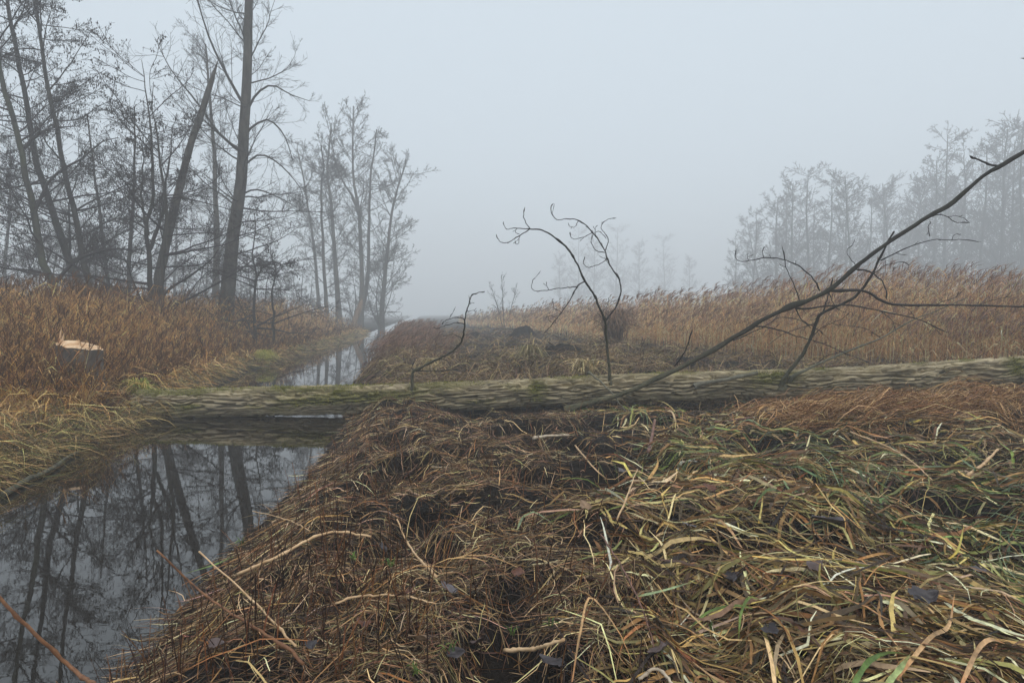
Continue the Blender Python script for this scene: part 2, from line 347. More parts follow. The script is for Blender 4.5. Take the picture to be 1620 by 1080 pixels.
def limb(name, specs, m, main_m=None):
    """specs: first is the limb itself, the rest its twigs"""
    a = Acc(); limb_mesh(a, *specs[0][:3], S=10, wig=specs[0][3] if len(specs[0]) > 3 else 0.012)
    o = obj(name, a.mesh(name, True), m, fallen)
    shoots = []
    if len(specs) > 1:
        for s in specs[1:]:
            k = Acc(); q, r = limb_mesh(k, *s[:3], S=5, tip=True, wig=0.012)
            L_ = np.linalg.norm(q[-1] - q[0])
            for m_ in range(int(np.clip(L_ * 3.5, 1, 6))):          # side shoots ending in buds
                i_ = rng.integers(2, len(q) - 1); d_ = nrm(nrm(q[i_] - q[i_ - 1]) + nrm(rng.normal(0, 1, 3)) * 0.9); l_ = rng.uniform(0.04, 0.16)
                b_ = q[i_] + d_ * l_ * np.linspace(0, 1, 5)[:, None] + np.array([0, 0, 0.25 * l_]) * np.linspace(0, 1, 5)[:, None] ** 2
                V, Q = tubes(b_[None], np.array([[0.0035, 0.003, 0.0028, 0.0045, 0.001]]), 4); k.add(V - LA, Q)
            obj('twig', k.mesh('twig', True), M_bud, o)
    return o
def Z_(pts, Y0, Y1=None):
    Y1 = Y0 if Y1 is None else Y1; n = max(1, len(pts) - 1); return [(x, y, Y0 + (Y1 - Y0) * k / n) for k, (x, y) in enumerate(pts)]
YC = 8.95
limb('limb', [
    (Z_([(966,618),(965,600),(962,560),(959,530),(957,508),(948,487),(940,467),(925,444),(913,417),(897,392),(873,372),(857,364),(838,362)], YC, 8.6), 0.028, 0.010),
    (Z_([(838,362),(823,372),(810,380),(797,385),(788,378),(786,370)], 8.6, 8.5), 0.011, 0.006),
    (Z_([(838,362),(817,361),(802,362),(796,355),(797,350)], 8.6, 8.7), 0.010, 0.005),
    (Z_([(838,362),(831,350),(828,340),(830,329)], 8.6, 8.5), 0.009, 0.006),
    (Z_([(822,372),(821,382),(818,387),(815,380)], 8.58, 8.5), 0.006, 0.004),
    (Z_([(817,361),(816,368),(821,371)], 8.65, 8.6), 0.005, 0.004),
    (Z_([(925,444),(913,453),(903,472),(888,495),(873,513),(860,527)], 8.8, 8.4), 0.015, 0.005),
    (Z_([(913,453),(893,455),(870,458),(850,460),(841,455),(843,443),(847,441)], 8.75, 8.6), 0.010, 0.005),
    (Z_([(868,458),(865,452),(864,446)], 8.68, 8.65), 0.006, 0.004),
    (Z_([(888,493),(877,487),(874,477)], 8.6, 8.55), 0.006, 0.004),
    (Z_([(880,503),(870,499),(867,505),(872,510)], 8.55, 8.5), 0.005, 0.004),
    (Z_([(956,508),(973,487),(982,465),(980,443),(968,425),(960,408),(957,397),(947,380),(937,367),(923,353),(907,346),(882,347),(873,337),(872,327),(876,322)], 8.9, 9.2), 0.020, 0.007),
    (Z_([(957,397),(962,383),(960,372),(952,363),(953,353),(963,347),(975,344)], 9.0, 9.1), 0.010, 0.005),
    (Z_([(957,399),(942,395),(936,383),(938,373),(947,366),(960,378)], 9.0, 9.0), 0.009, 0.005),
    (Z_([(960,410),(947,418),(930,423),(923,415),(925,406)], 9.0, 8.9), 0.009, 0.005),
    (Z_([(937,367),(923,375),(907,378),(902,370),(902,367)], 9.1, 9.0), 0.009, 0.005),
    (Z_([(914,349),(910,358),(903,359),(899,352)], 9.1, 9.05), 0.006, 0.004),
    (Z_([(942,372),(942,361),(946,356)], 9.05, 9.0), 0.006, 0.004),
    (Z_([(952,495),(960,483),(966,472)], 8.9, 8.85), 0.006, 0.003),
], M_limb)
limb('limb', [
    (Z_([(652,630),(652,615),(652,600),(654,587),(665,582),(680,574),(697,566),(715,556),(727,544),(732,535),(735,520),(735.5,507),(738,493),(742,480),(746,467),(753,464),(767,461)], 9.0, 8.6), 0.030, 0.006),
    (Z_([(735,506),(727,502),(715,503),(705,507),(698,513)], 8.75, 8.5), 0.010, 0.005),
    (Z_([(735,513),(728,511),(718,511),(707,514),(692,519),(686,517)], 8.78, 8.5), 0.010, 0.005),
    (Z_([(731,536),(723,531),(712,529),(700,532)], 8.8, 8.7), 0.008, 0.004),
    (Z_([(697,566),(707,571),(713,579)], 8.9, 8.7), 0.010, 0.005),
    (Z_([(654,587),(682,586),(717,585)], 9.0, 8.8), 0.012, 0.006),
    (Z_([(738,493),(747,491),(753,492.5)], 8.7, 8.65), 0.006, 0.003),
    (Z_([(741,482),(746,479),(750,479)], 8.7, 8.65), 0.006, 0.003),
    (Z_([(712,503),(713,498),(716,496)], 8.65, 8.6), 0.005, 0.003),
    (Z_([(654,590),(652,578),(658,570)], 9.0, 9.0), 0.012, 0.006),
], M_limb)
limb('limb', [
    (Z_([(895,648),(925,639),(985,622),(1060,589),(1106,566),(1176,525),(1213,502),(1257,483),(1310,460),(1356,421),(1402,386),(1467,344),(1504,323),(1555,279),(1583,263),(1620,240),(1690,200),(1770,140)], 8.7, 7.7), 0.042, 0.026),
    (Z_([(1583,263),(1570,261),(1555,256),(1534,246)], 7.92, 7.8), 0.022, 0.014),
    (Z_([(1310,460),(1365,460),(1393,475),(1421,482),(1476,482),(1546,483),(1620,485),(1680,487)], 8.3, 7.6), 0.028, 0.010),
    (Z_([(1257,485),(1268,488),(1338,483),(1393,492),(1449,504),(1500,527)], 8.4, 7.9), 0.020, 0.006),
    (Z_([(1257,485),(1264,499),(1271,508),(1296,522),(1303,530)], 8.4, 8.3), 0.014, 0.006),
    (Z_([(1297,460),(1288,443),(1271,426),(1256,416),(1232,409),(1208,408),(1184,412),(1170,413),(1163,404),(1164,393)], 8.3, 8.0), 0.014, 0.006),
    (Z_([(1265,478),(1256,450),(1244,423),(1239,394)], 8.35, 8.1), 0.010, 0.006),
    (Z_([(1353,426),(1372,429),(1391,440),(1401,455),(1402,473)], 8.2, 8.0), 0.016, 0.009),
    (Z_([(1393,412),(1430,395),(1467,381),(1504,379),(1553,382)], 8.1, 7.7), 0.012, 0.005),
    (Z_([(1467,344),(1490,340),(1513,351),(1534,352)], 8.0, 7.8), 0.010, 0.006),
    (Z_([(1472,350),(1468,362),(1472,374)], 8.0, 7.9), 0.008, 0.005),
    (Z_([(1505,379),(1512,370),(1520,371)], 7.9, 7.85), 0.006, 0.004),
    (Z_([(1500,342),(1520,343),(1535,352)], 7.95, 7.85), 0.006, 0.004),
    (Z_([(1196,516),(1227,520),(1256,530),(1285,538),(1309,546),(1338,559),(1377,574)], 8.5, 8.1), 0.014, 0.005),
    (Z_([(1067,580),(1085,552),(1095,520)], 8.6, 8.4), 0.015, 0.008),
    (Z_([(1160,538),(1208,517),(1232,503),(1256,504),(1271,510),(1285,520)], 8.5, 8.6), 0.013, 0.006),
    (Z_([(1356,421),(1345,410),(1340,395),(1350,388)], 8.2, 8.1), 0.007, 0.004),
    (Z_([(1421,482),(1440,492),(1447,505)], 8.1, 8.0), 0.007, 0.004),
    (Z_([(1476,482),(1510,470),(1518,460)], 7.95, 7.9), 0.008, 0.004),
    (Z_([(1546,483),(1570,475),(1600,468)], 7.8, 7.7), 0.007, 0.004),
    (Z_([(1393,492),(1412,508),(1418,527)], 8.1, 8.0), 0.007, 0.004),
    (Z_([(1449,504),(1470,512),(1490,530)], 8.0, 7.9), 0.006, 0.004),
    (Z_([(1208,408),(1206,398),(1208,391)], 8.1, 8.05), 0.006, 0.004),
    (Z_([(1184,412),(1182,404),(1184,401)], 8.1, 8.05), 0.005, 0.004),
    (Z_([(1765,143),(1700,105),(1650,95),(1614,92)], 7.7, 7.7), 0.016, 0.010),
    (Z_([(1310,460),(1318,480),(1330,492)], 8.3, 8.2), 0.010, 0.005),
], M_limb)
limb('limb', [
    (Z_([(1236,612),(1240,598),(1268,564),(1282,536),(1291,511),(1301,495),(1338,478),(1363,458),(1384,425),(1402,388),(1415,366)], 8.8, 8.2), 0.032, 0.013),
    (Z_([(1301,497),(1307,476),(1312,460),(1318,440)], 8.6, 8.5), 0.015, 0.008),
    (Z_([(1363,458),(1376,440),(1400,420),(1425,415),(1440,419)], 8.4, 8.2), 0.010, 0.005),
    (Z_([(1285,532),(1300,518),(1330,505),(1345,493),(1350,500)], 8.65, 8.4), 0.008, 0.004),
    (Z_([(1291,511),(1275,516),(1240,528),(1215,545)], 8.65, 8.5), 0.009, 0.004),
], M_limb)
limb('limb', [
    (Z_([(1250,602),(1262,590),(1338,557),(1393,534),(1444,506),(1486,490),(1530,470)], 8.8, 8.3), 0.022, 0.006),
    (Z_([(1393,534),(1370,520),(1340,515),(1315,512)], 8.6, 8.5), 0.009, 0.004),
    (Z_([(1285,580),(1310,562),(1350,552),(1365,543)], 8.75, 8.6), 0.008, 0.004),
], M_limb_pale)
limb('broken_branch', [(Z_([(1098,611),(1108,607),(1152,599),(1199,590)], 8.68, 8.7), 0.026, 0.032)], M_limb_pale)
limb('broken_branch', [(Z_([(930,588),(950,603),(968,622),(990,650)], 8.9, 8.5), 0.014, 0.010)], M_limb_pale)

# ------------------------------------------------------------------ stump
sx0 = PX(127, 548, 9.25); sb = np.array([sx0[0], sx0[1], float(terrain(sx0[0], sx0[1])) - 0.05]); sh = sx0[2] - sb[2]
stump = empty('tree_stump', tuple(sb)); tag(stump, 'fresh sawn tree stump with pale orange top among the reeds', 'stump')
NVs, NUs = 96, 30; hh = np.linspace(0, 1, NUs); th = np.arange(NVs) * 2 * pi / NVs
Hh, Th = np.meshgrid(hh, th, indexing='ij'); cx, sx = np.cos(Th), np.sin(Th)
r = 0.268 * (1 + 0.45 * (1 - Hh) ** 3 * (0.6 + 0.8 * vn(cx * 2, sx * 2, 3.0))) * (1 + 0.12 * (vn(cx * 1.5, sx * 1.5, 7.0) - 0.5))
r += 0.02 - 0.03 * np.clip(1 - np.abs(vn(cx * 7, sx * 7, Hh * 2.2) - 0.5) / 0.12, 0, 1)
topz = sh * (1 + 0.06 * cx * 1.0 * -1 + 0.03 * (vn(cx * 3, sx * 3, 1.0) - 0.5))
V = np.stack([r * cx, r * sx, Hh * topz], -1)
ii = np.arange(NUs - 1)[:, None] * NVs; jj = np.arange(NVs)[None]; j2 = (jj + 1) % NVs
M_sbark = bark_mat('stump_bark', (0.04, 0.032, 0.028), (0.14, 0.115, 0.095), gamt=0.1, scale=16)
obj('bark', mesh('stump_bark', V, np.stack([ii + jj, ii + j2, ii + NVs + j2, ii + NVs + jj], -1).reshape(-1, 4), smooth=True), M_sbark, stump)
rg = V[-1]; VV, QQ = [], []
for k in range(9):
    q = rg * np.array([1 - k / 8.05, 1 - k / 8.05, 1]); q[:, 2] += (0.03 * sst(k / 3) + 0.015 * (vn(q[:, 0] * 14, q[:, 1] * 3, 5) - 0.5) * (k > 0)); VV.append(q)
jj = np.arange(NVs); j2 = (jj + 1) % NVs
for k in range(8): QQ.append(np.stack([k * NVs + jj, k * NVs + j2, (k + 1) * NVs + j2, (k + 1) * NVs + jj], -1))
obj('cut_face', mesh('stump_cut', np.concatenate(VV), np.concatenate(QQ)), M_cut, stump)
a = Acc()
for k in range(5):
    q0 = np.array([-0.24 - 0.02 * k, -0.10 + 0.05 * k, sh * 1.0]); hgt = [0.30, 0.12, 0.2, 0.07, 0.05][k]
    q = smooth_line([q0, q0 + [0.02, 0, hgt * 0.5], q0 + [0.05, 0.0, hgt]], 6); V_, Q_ = tubes(q[None], np.array([[0.022, 0.02, 0.017, 0.013, 0.008, 0.002]]), 5); a.add(V_, Q_)
obj('splinter', a.mesh('stump_splinters'), M_cut, stump)

# ------------------------------------------------------------------ standing trees
def grow(PP, RR, n, t0, t1, ang, asd, L, K, up, wig, rk, rmin, flat=1.0, taper=0.55, tpow=1.0):
    N, Kp = PP.shape[:2]; plen = np.linalg.norm(np.diff(PP, axis=1), axis=2).sum(1)
    n = np.full(N, n) if np.isscalar(n) else n
    idx = np.repeat(np.arange(N), n); m = len(idx)
    tt = t0 + (t1 - t0) * rng.random(m) ** tpow; f = tt * (Kp - 1); k = np.minimum(f.astype(int), Kp - 2); fr = (f - k)[:, None]
    pos = PP[idx, k] * (1 - fr) + PP[idx, k + 1] * fr; tan = nrm(PP[idx, k + 1] - PP[idx, k]); rad = RR[idx, k] * (1 - fr[:, 0]) + RR[idx, k + 1] * fr[:, 0]
    v = rng.normal(0, 1, (m, 3)); v -= (v * tan).sum(1, keepdims=True) * tan; v = nrm(v)
    a = np.radians(rng.normal(ang, asd, m))[:, None]
    d = np.cos(a) * tan + np.sin(a) * v; d[:, 2] *= flat; d = nrm(d)
    ln = (L if not callable(L) else L(tt, plen[idx])) * (rng.uniform(0.6, 1.25, m))
    if not callable(L): ln = ln * plen[idx] * (1 - taper * tt)
    P = np.empty((m, K, 3)); P[:, 0] = pos
    for q in range(1, K):
        d = nrm(d + np.array([0, 0, up / K]) + rng.normal(0, wig, (m, 3))); P[:, q] = P[:, q - 1] + d * (ln / (K - 1))[:, None]
    r0 = np.minimum(rad * 0.75, rk * ln); r0 = np.maximum(r0, rmin)
    R = r0[:, None] + (rmin - r0)[:, None] * np.linspace(0, 1, K)[None] ** 0.85
    return P, R
def cones_mesh(Ps, n, size):
    allp = np.concatenate([p[:, 1:].reshape(-1, 3) for p in Ps]); s = allp[rng.integers(0, len(allp), n)] + rng.normal(0, 0.03, (n, 3))
    h = size * rng.uniform(0.7, 1.4, n)[:, None]
    P = np.stack([s, s - [0, 0, 0.5] * h, s - [0, 0, 1.0] * h], 1); R = np.stack([h[:, 0] * 0.08, h[:, 0] * 0.28, h[:, 0] * 0.08], 1)
    return tubes(P, R, 4)
def tree(name, label, traces, r0, r1, kind, mats=(None, None), group=None, ncone=0, limbs=(), scale_r=1.0, base=None, conesize=0.045, seed=None):
    """traces: list of stems, each a list of world points; kind: dict of branching levels; limbs: traced big branches"""
    global rng
    if seed is not None: rng = np.random.default_rng(seed)
    bm, tm = mats; b0 = np.array(traces[0][0], float) if base is None else np.array(base, float)
    root = empty(name, tuple(b0)); tag(root, label, 'tree', group)
    ta = Acc(); K0 = 22; PT, RT = [], []
    for j, tr in enumerate(traces):
        q = smooth_line(tr, K0); q[1:-1] += rng.normal(0, 0.012, (K0 - 2, 3)); s = np.linspace(0, 1, K0)
        a0 = r0[j] if isinstance(r0, (list, tuple)) else r0; a1 = r1[j] if isinstance(r1, (list, tuple)) else r1
        rr = a0 + (a1 - a0) * s ** 0.85 + a0 * 0.5 * np.exp(-s * K0 / 1.6) * (j == 0); PT.append(q); RT.append(rr)
        V, Q = tubes(q[None], rr[None], 12); ta.add(V - b0, Q)
    obj('trunk', ta.mesh(name + '_trunk', True), bm, root)
    PT, RT = np.array(PT), np.array(RT); ca = Acc(); tw = Acc(); last = []
    L1P, L1R = grow(PT, RT, **kind['l1'])
    if limbs:
        LP = np.array([smooth_line(q, L1P.shape[1]) for q, _, _ in limbs]); LR = np.array([np.linspace(a, b_, L1P.shape[1]) for _, a, b_ in limbs])
        L1P = np.concatenate([L1P, LP]); L1R = np.concatenate([L1R, LR])
    V, Q = tubes(L1P, L1R, 5); ca.add(V - b0, Q)
    L2P, L2R = grow(L1P, L1R, **kind['l2']); V, Q = tubes(L2P, L2R, 3); ca.add(V - b0, Q)
    last = [L2P]
    if 'l3' in kind:
        L3P, L3R = grow(L2P, L2R, **kind['l3']); V, Q = tubes(L3P, L3R, 3); ca.add(V - b0, Q); last = [L3P, L2P]
    obj('crown', ca.mesh(name + '_crown', True), tm, root)
    if ncone:
        V, Q = cones_mesh(last, ncone, conesize); o = obj('cones', mesh(name + '_cones', V - b0, Q), M_cone, root); tag(o, kind='stuff')
    return root
def copy_tree(src, loc, rz, s, label, group=None):
    r = src.copy(); C.objects.link(r); r.location = loc; r.rotation_euler = (0, 0, rz); r.scale = (s, s, s) if np.isscalar(s) else s; r['label'] = label
    if group: r['group'] = group
    elif 'group' in r: del r['group']
    for ch in list(src.children):
        c = ch.copy(); C.objects.link(c); c.parent = r
    return r
def lv(n, t0, t1, ang, asd, L, K, up, wig, rk, rmin, **k): return dict(n=n, t0=t0, t1=t1, ang=ang, asd=asd, L=L, K=K, up=up, wig=wig, rk=rk, rmin=rmin, **k)
def alder(n1=34, n2=11, n3=9, t0=0.12, L1=0.24, rm=0.0035, flat=0.75, up=0.25):
    return dict(l1=lv(n1, t0, 0.99, 68, 14, L1, 9, up, 0.09, 0.011, rm * 1.6, flat=flat, taper=0.55),
                l2=lv(n2, 0.15, 1.0, 48, 14, 0.42, 5, 0.15, 0.13, 0.009, rm, taper=0.5, flat=0.8),
                l3=lv(n3, 0.1, 1.0, 45, 15, 0.40, 3, 0.1, 0.2, 0.008, rm, taper=0.4))
def poplar(n1=30, n2=11, n3=8, t0=0.25, L1=0.22, rm=0.0035, ang=52, up=0.5):
    return dict(l1=lv(n1, t0, 0.99, ang, 14, L1, 10, up, 0.10, 0.011, rm * 1.6, taper=0.5),
                l2=lv(n2, 0.15, 1.0, 42, 14, 0.42, 5, 0.35, 0.14, 0.009, rm, taper=0.5),
                l3=lv(n3, 0.1, 1.0, 38, 14, 0.42, 3, 0.3, 0.19, 0.008, rm, taper=0.4))
def ptr(pts, Y, below=0.3, dy=0.0):
    """traced stem at distance Y, with its foot on the ground"""
    n = len(pts); w = [PX(x, y, Y + dy * k / n) for k, (x, y) in enumerate(pts)]; g = w[0].copy(); d = w[1] - w[0]
    g = w[0] - d / max(d[2], 0.2) * 0.0; g[2] = float(terrain(g[0], g[1])) - 0.1
    if w[0][2] - g[2] > 0.05: w = [g] + w
    return w
AM = (M_bark, M_twig); MM = (M_bark_moss, M_twig); PM = (M_poplar, M_twig_p)
GL = 'bare trees behind the left reeds'
Y1 = 16.0
t1 = tree('alder_tree', 'mossy leaning alder stem nearest the left edge of the photo', [ptr([(88,462),(80,441),(65,407),(56,345),(49,311),(40,265),(34,239),(24,205),(5,130),(-12,50),(-25,-40),(-36,-130)], Y1)], 0.105, 0.03,
          alder(38, 12, 10, 0.2, 0.28), MM, GL, 2600, [([PX(*p, Y1) for p in [(56,332),(70,301),(80,283),(109,262),(137,247),(156,226),(187,218)]], 0.045, 0.01), ([PX(*p, Y1) for p in [(38,236),(52,221),(78,204),(122,200)]], 0.04, 0.01), ([PX(*p, Y1 - 0.8) for p in [(89,446),(104,428),(122,411),(150,400),(187,393),(228,402)]], 0.05, 0.012)], seed=1)
t2 = tree('alder_tree', 'tall slim alder leaning left, second stem from the left edge', [ptr([(128,462),(107,405),(88,350),(75,310),(60,260),(50,220),(40,150),(22,60),(12,0),(2,-90)], 17.2)], 0.115, 0.035, alder(38, 12, 10, 0.2, 0.28), AM, GL, 2600, seed=2)
t3 = tree('alder_tree', 'slim alder hung with dark cones, third stem from the left edge', [ptr([(140,462),(130,400),(118,340),(108,300),(98,250),(88,190),(75,130),(62,50),(55,-10),(50,-80)], 16.6)], 0.09, 0.03, alder(38, 12, 10, 0.2, 0.26), AM, GL, 3200, seed=3)
tree('alder_tree', 'thin straight sapling between the slim alders and the forked alder', [ptr([(172,460),(165,400),(157,330),(150,280),(143,225),(137,180)], 21)], 0.085, 0.02, alder(26, 9, 7, 0.3, 0.2), AM, GL, 500, seed=4)
Y2 = 15.5
tree('alder_tree', 'dark forked alder with several upright stems left of the leaning snag', [
    ptr([(239,482),(238,440),(237,407),(230,361),(243,319),(242,270),(241,231),(234,162),(228,130),(224,95)], Y2), ptr([(256,492),(256,450),(257,417),(262,360),(264,324),(258,285),(250,240),(246,200),(240,165),(243,130)], Y2 - 0.3), [PX(*p, Y2) for p in [(237,395),(246,370),(258,330),(262,290),(270,245),(272,215),(280,180)]], [PX(*p, Y2) for p in [(234,372),(226,330),(224,290),(226,240),(218,200)]]],
    [0.085, 0.085, 0.05, 0.04], [0.006, 0.006, 0.005, 0.005], alder(18, 9, 8, 0.1, 0.45), AM, GL, 1800,
    [([PX(*p, Y2 - 0.6) for p in [(259,466),(275,452),(296,440),(333,412),(345,395)]], 0.04, 0.01), ([PX(*p, Y2 + 0.3) for p in [(230,361),(215,352),(190,345),(168,350)]], 0.03, 0.008)], seed=5)
# broken leaning trunk
Y3 = 17.5
tr = ptr([(250,452),(255,420),(265,375),(278,320),(301,231),(324,162),(338,115),(345,95)], Y3); b0 = np.array(tr[0])
sn = empty('dead_snag', tuple(b0)); tag(sn, 'thick leaning dead trunk with its top broken to a point', 'dead tree', GL)
q = smooth_line(tr, 40); s = np.linspace(0, 1, 40); rr = 0.145 - 0.075 * s; rr[-5:] *= [0.95, 0.8, 0.6, 0.35, 0.08]
V, Q = tubes(q[None], rr[None], 16); V = V + (fbm(V[:, 0] * 6, V[:, 1] * 6, V[:, 2] * 1.5, 2)[:, None] - 0.5) * 0.04
obj('trunk', mesh('snag_trunk', V - b0, Q, smooth=True), M_poplar, sn)
PT = q[None]; P1, R1 = grow(PT, rr[None], 16, 0.15, 0.95, 60, 15, 0.14, 8, 0.3, 0.1, 0.01, 0.005); P2, R2 = grow(P1, R1, 7, 0.2, 1, 45, 15, 0.4, 5, 0.3, 0.12, 0.008, 0.0035)
a = Acc(); V, Q = tubes(P1, R1, 5); a.add(V - b0, Q); V, Q = tubes(P2, R2, 3); a.add(V - b0, Q); obj('crown', a.mesh('snag_crown', True), M_twig_p, sn)
# tall poplar
Y4 = 19.5
tp = ptr([(357,490),(361,450),(366,394),(374,335),(382,278),(387,210),(389,162),(392,80),(394,0),(397,-90),(400,-200),(402,-300)], Y4)
tree('poplar_tree', 'tall thick poplar trunk running out of the top of the photo', [tp], 0.225, 0.07, poplar(52, 13, 9, 0.12, 0.17, ang=62, up=0.3), PM, GL, 0,
     [([PX(*p, Y4) for p in [(389,180),(405,150),(430,135),(460,150),(490,160)]], 0.045, 0.008), ([PX(*p, Y4) for p in [(388,215),(400,200),(425,190),(450,215),(465,260)]], 0.04, 0.008),
      ([PX(*p, Y4) for p in [(384,265),(410,245),(440,258),(470,290),(480,310)]], 0.035, 0.008), ([PX(*p, Y4) for p in [(378,310),(405,300),(440,312),(465,325)]], 0.035, 0.008),
      ([PX(*p, Y4 - 0.5) for p in [(388,170),(365,130),(335,70),(318,20),(300,-40)]], 0.05, 0.01), ([PX(*p, Y4 - 0.4) for p in [(385,240),(350,215),(310,160),(270,110),(245,60)]], 0.045, 0.008)], seed=6)
tree('poplar_tree', 'hazier straight trunk just left of the tall poplar', [ptr([(342,470),(342,430),(344,380),(341,310),(339,240),(335,190),(330,130),(325,70)], 26)], 0.17, 0.03, poplar(40, 11, 9, 0.25), PM, GL, 0, seed=7)
tree('alder_tree', 'low bushy alder with drooping boughs right of the tall poplar', [ptr([(402,485),(405,440),(400,400),(404,365),(398,330)], 17.5), ptr([(432,488),(430,460),(437,430),(428,400),(430,370)], 17.8), [PX(*p, 17.4) for p in [(405,440),(420,420),(440,415),(458,432)]]],
     [0.06, 0.05, 0.03], [0.006, 0.006, 0.005], dict(l1=lv(18, 0.1, 0.98, 70, 14, 0.6, 8, -0.1, 0.07, 0.012, 0.005, flat=0.6), l2=lv(10, 0.15, 1, 50, 14, 0.42, 5, 0.0, 0.13, 0.009, 0.0035, flat=0.7), l3=lv(9, 0.1, 1, 45, 15, 0.4, 3, 0.0, 0.16, 0.008, 0.0035)), AM, GL, 300, seed=8)
def push(root, k):
    x, y, z = root.location; root.location = (x * k, y * k, CAMZ + (z - CAMZ) * k); root.scale = (k, k, k)
for o in [o for o in C.objects if o.get('group') == GL]: push(o, 1.25)
# thicket: individual hazy trees behind
rng = np.random.default_rng(21)
th_lab = 'hazy bare tree in the thicket behind the left alders'
GT = 'hazy thicket trees on the left'
thA = tree('alder_tree', th_lab, [[np.array([-15.0, 25, 0.1]), np.array([-15.1, 25, 3.0]), np.array([-14.8, 25, 6.5]), np.array([-14.7, 25, 9.5])]], 0.12, 0.02, alder(46, 10, 8, 0.04, 0.3, rm=0.005), AM, GT, 300)
thB = tree('alder_tree', th_lab, [[np.array([-19.0, 27, 0.1]), np.array([-18.8, 27, 2.5]), np.array([-19.2, 27, 5])], [np.array([-19.0, 27, 0.3]), np.array([-18.3, 27, 2.0]), np.array([-18.0, 27.3, 4.4])], [np.array([-19.0, 27, 0.3]), np.array([-19.7, 26.8, 2.2]), np.array([-20.3, 27, 4.2])]], [0.08, 0.07, 0.06], 0.012, alder(18, 10, 8, 0.03, 0.42, rm=0.005, up=0.5), AM, GT, 250)
for k in range(24):
    yy = rng.uniform(34, 66); px = rng.uniform(-140, 335); x = (px - 810) / F * yy; src = (thA, thB)[k % 3 != 0]
    copy_tree(src, (x, yy, float(terrain(x, yy)) - 0.05), rng.uniform(0, 6.28), rng.uniform(1.0, 1.5), th_lab, GT)
for px, yy, s in ((395, 36, 0.95), (425, 40, 0.9), (445, 43, 0.8), (360, 34, 1.0)):
    x = (px - 810) / F * yy; copy_tree(thB, (x, yy, float(terrain(x, yy)) - 0.05), px, s, 'hazy low shrub tree under the tall poplar', 'low shrubs under the tall poplar')
# second group, further up the stream
GM_ = 'misty trees further up the left bank'
Y5 = 40.0
def mk(label, pts, r0, r1, kind, m, Y=Y5, seed=0, ex=()): return tree('alder_tree' if m is AM else 'poplar_tree', label, [ptr(pts, Y), *[[PX(*p, Y) for p in e] for e in ex]], r0, r1, kind, m, GM_, 0, seed=seed)
mk('misty leaning trunk at the left of the stream-side group', [(506,497),(504,476),(497,393),(485,313),(478,270),(470,235)], 0.14, 0.04, poplar(36, 10, 8, 0.3, 0.22, 0.0075), PM, 42, 31)
mk('dark slender misty alder, second trunk of the stream-side group', [(517,497),(516,480),(511,393),(508,302),(512,264),(508,230)], 0.13, 0.04, alder(42, 10, 8, 0.12, 0.24, 0.0075), AM, 37, 32)
mk('misty straight poplar, third trunk of the stream-side group', [(536,497),(535,480),(529,397),(523,317),(518,275),(521,230),(524,195)], 0.2, 0.04, poplar(42, 10, 8, 0.3, 0.24, 0.0075), PM, 40, 33)
mk('tallest misty poplar of the stream-side group, forking halfway up', [(570,499),(573,454),(570,378),(567,328),(559,279),(558,220),(559,168)], [0.2, 0.1], [0.03, 0.02], poplar(36, 10, 8, 0.35, 0.22, 0.0075), PM, 40, 34, ex=([(568,335),(556,308),(544,290),(532,262),(525,225)],))
mk('misty alder leaning against the tallest stream-side poplar', [(572,497),(582,435),(584,340),(586,283),(592,240),(596,205)], 0.165, 0.04, alder(42, 10, 8, 0.12, 0.25, 0.0075), AM, 41, 35)
mk('rightmost misty poplar of the stream-side group leaning over the water', [(604,499),(605,480),(611,416),(618,351),(628,302),(643,256)], 0.2, 0.04, poplar(42, 10, 8, 0.15, 0.28, 0.0075), PM, 41, 36)
for px, yy, s, lab in ((600, 58, 1.2, 'misty bush under the rightmost stream-side poplar'), (560, 60, 1.1, 'misty bush under the tallest stream-side poplar'), (480, 60, 1.2, 'misty bush left of the stream-side group')):
    x = (px - 810) / F * yy; copy_tree(thB, (x, yy, float(terrain(x, yy))), px, s, lab)
for o in [o for o in C.objects if o.get('group') == GM_]: push(o, 1.4)
# pale broken stub at their foot
q0 = ptr([(560,512),(567,492),(573,474)], 50); a = Acc(); q = smooth_line(q0, 10); V, Q = tubes(q[None], np.linspace(0.24, 0.2, 10)[None] * np.r_[np.ones(8), 0.8, 0.3], 12); a.add(V - q0[0], Q)
o = obj('broken_stub', a.mesh('broken_stub', True), bark_mat('split_wood', (0.12, 0.08, 0.055), (0.3, 0.2, 0.13), gamt=0.1), loc=tuple(q0[0])); tag(o, 'orange-brown broken stub at the foot of the misty trees', 'stump')
# far row on the right
rng = np.random.default_rng(5); YF = 78.0
GF = 'fog-veiled trees in the far right row'
def far_src(label, pts, r, kind, m): return tree('alder_tree', label, [[np.array([0, YF, 0.0]) + np.array(p) for p in pts]], r, 0.04, kind, m, GF)
fk = alder(60, 9, 7, 0.1, 0.27, rm=0.015, flat=0.95, up=0.7)
fa = far_src('fog-veiled tree with a rounded top, second of the far right row', [(33, 0, 0), (33.1, 0, 6), (33, 0, 12), (33.2, 0, 15.3)], 0.22, fk, AM)
fb = far_src('fog-veiled tallest tree at the middle of the far right row', [(37, 0, 0), (37.2, 0, 6), (36.8, 0, 13), (36.9, 0, 18)], 0.24, fk, AM)
fc = far_src('fog-veiled leaning tree with an open crown in the far right row', [(44, 0, 0), (45, 0, 5), (47, 0, 11), (48.5, 0, 16.5)], 0.24, alder(50, 9, 7, 0.3, 0.28, rm=0.015, flat=0.95, up=0.8), AM)
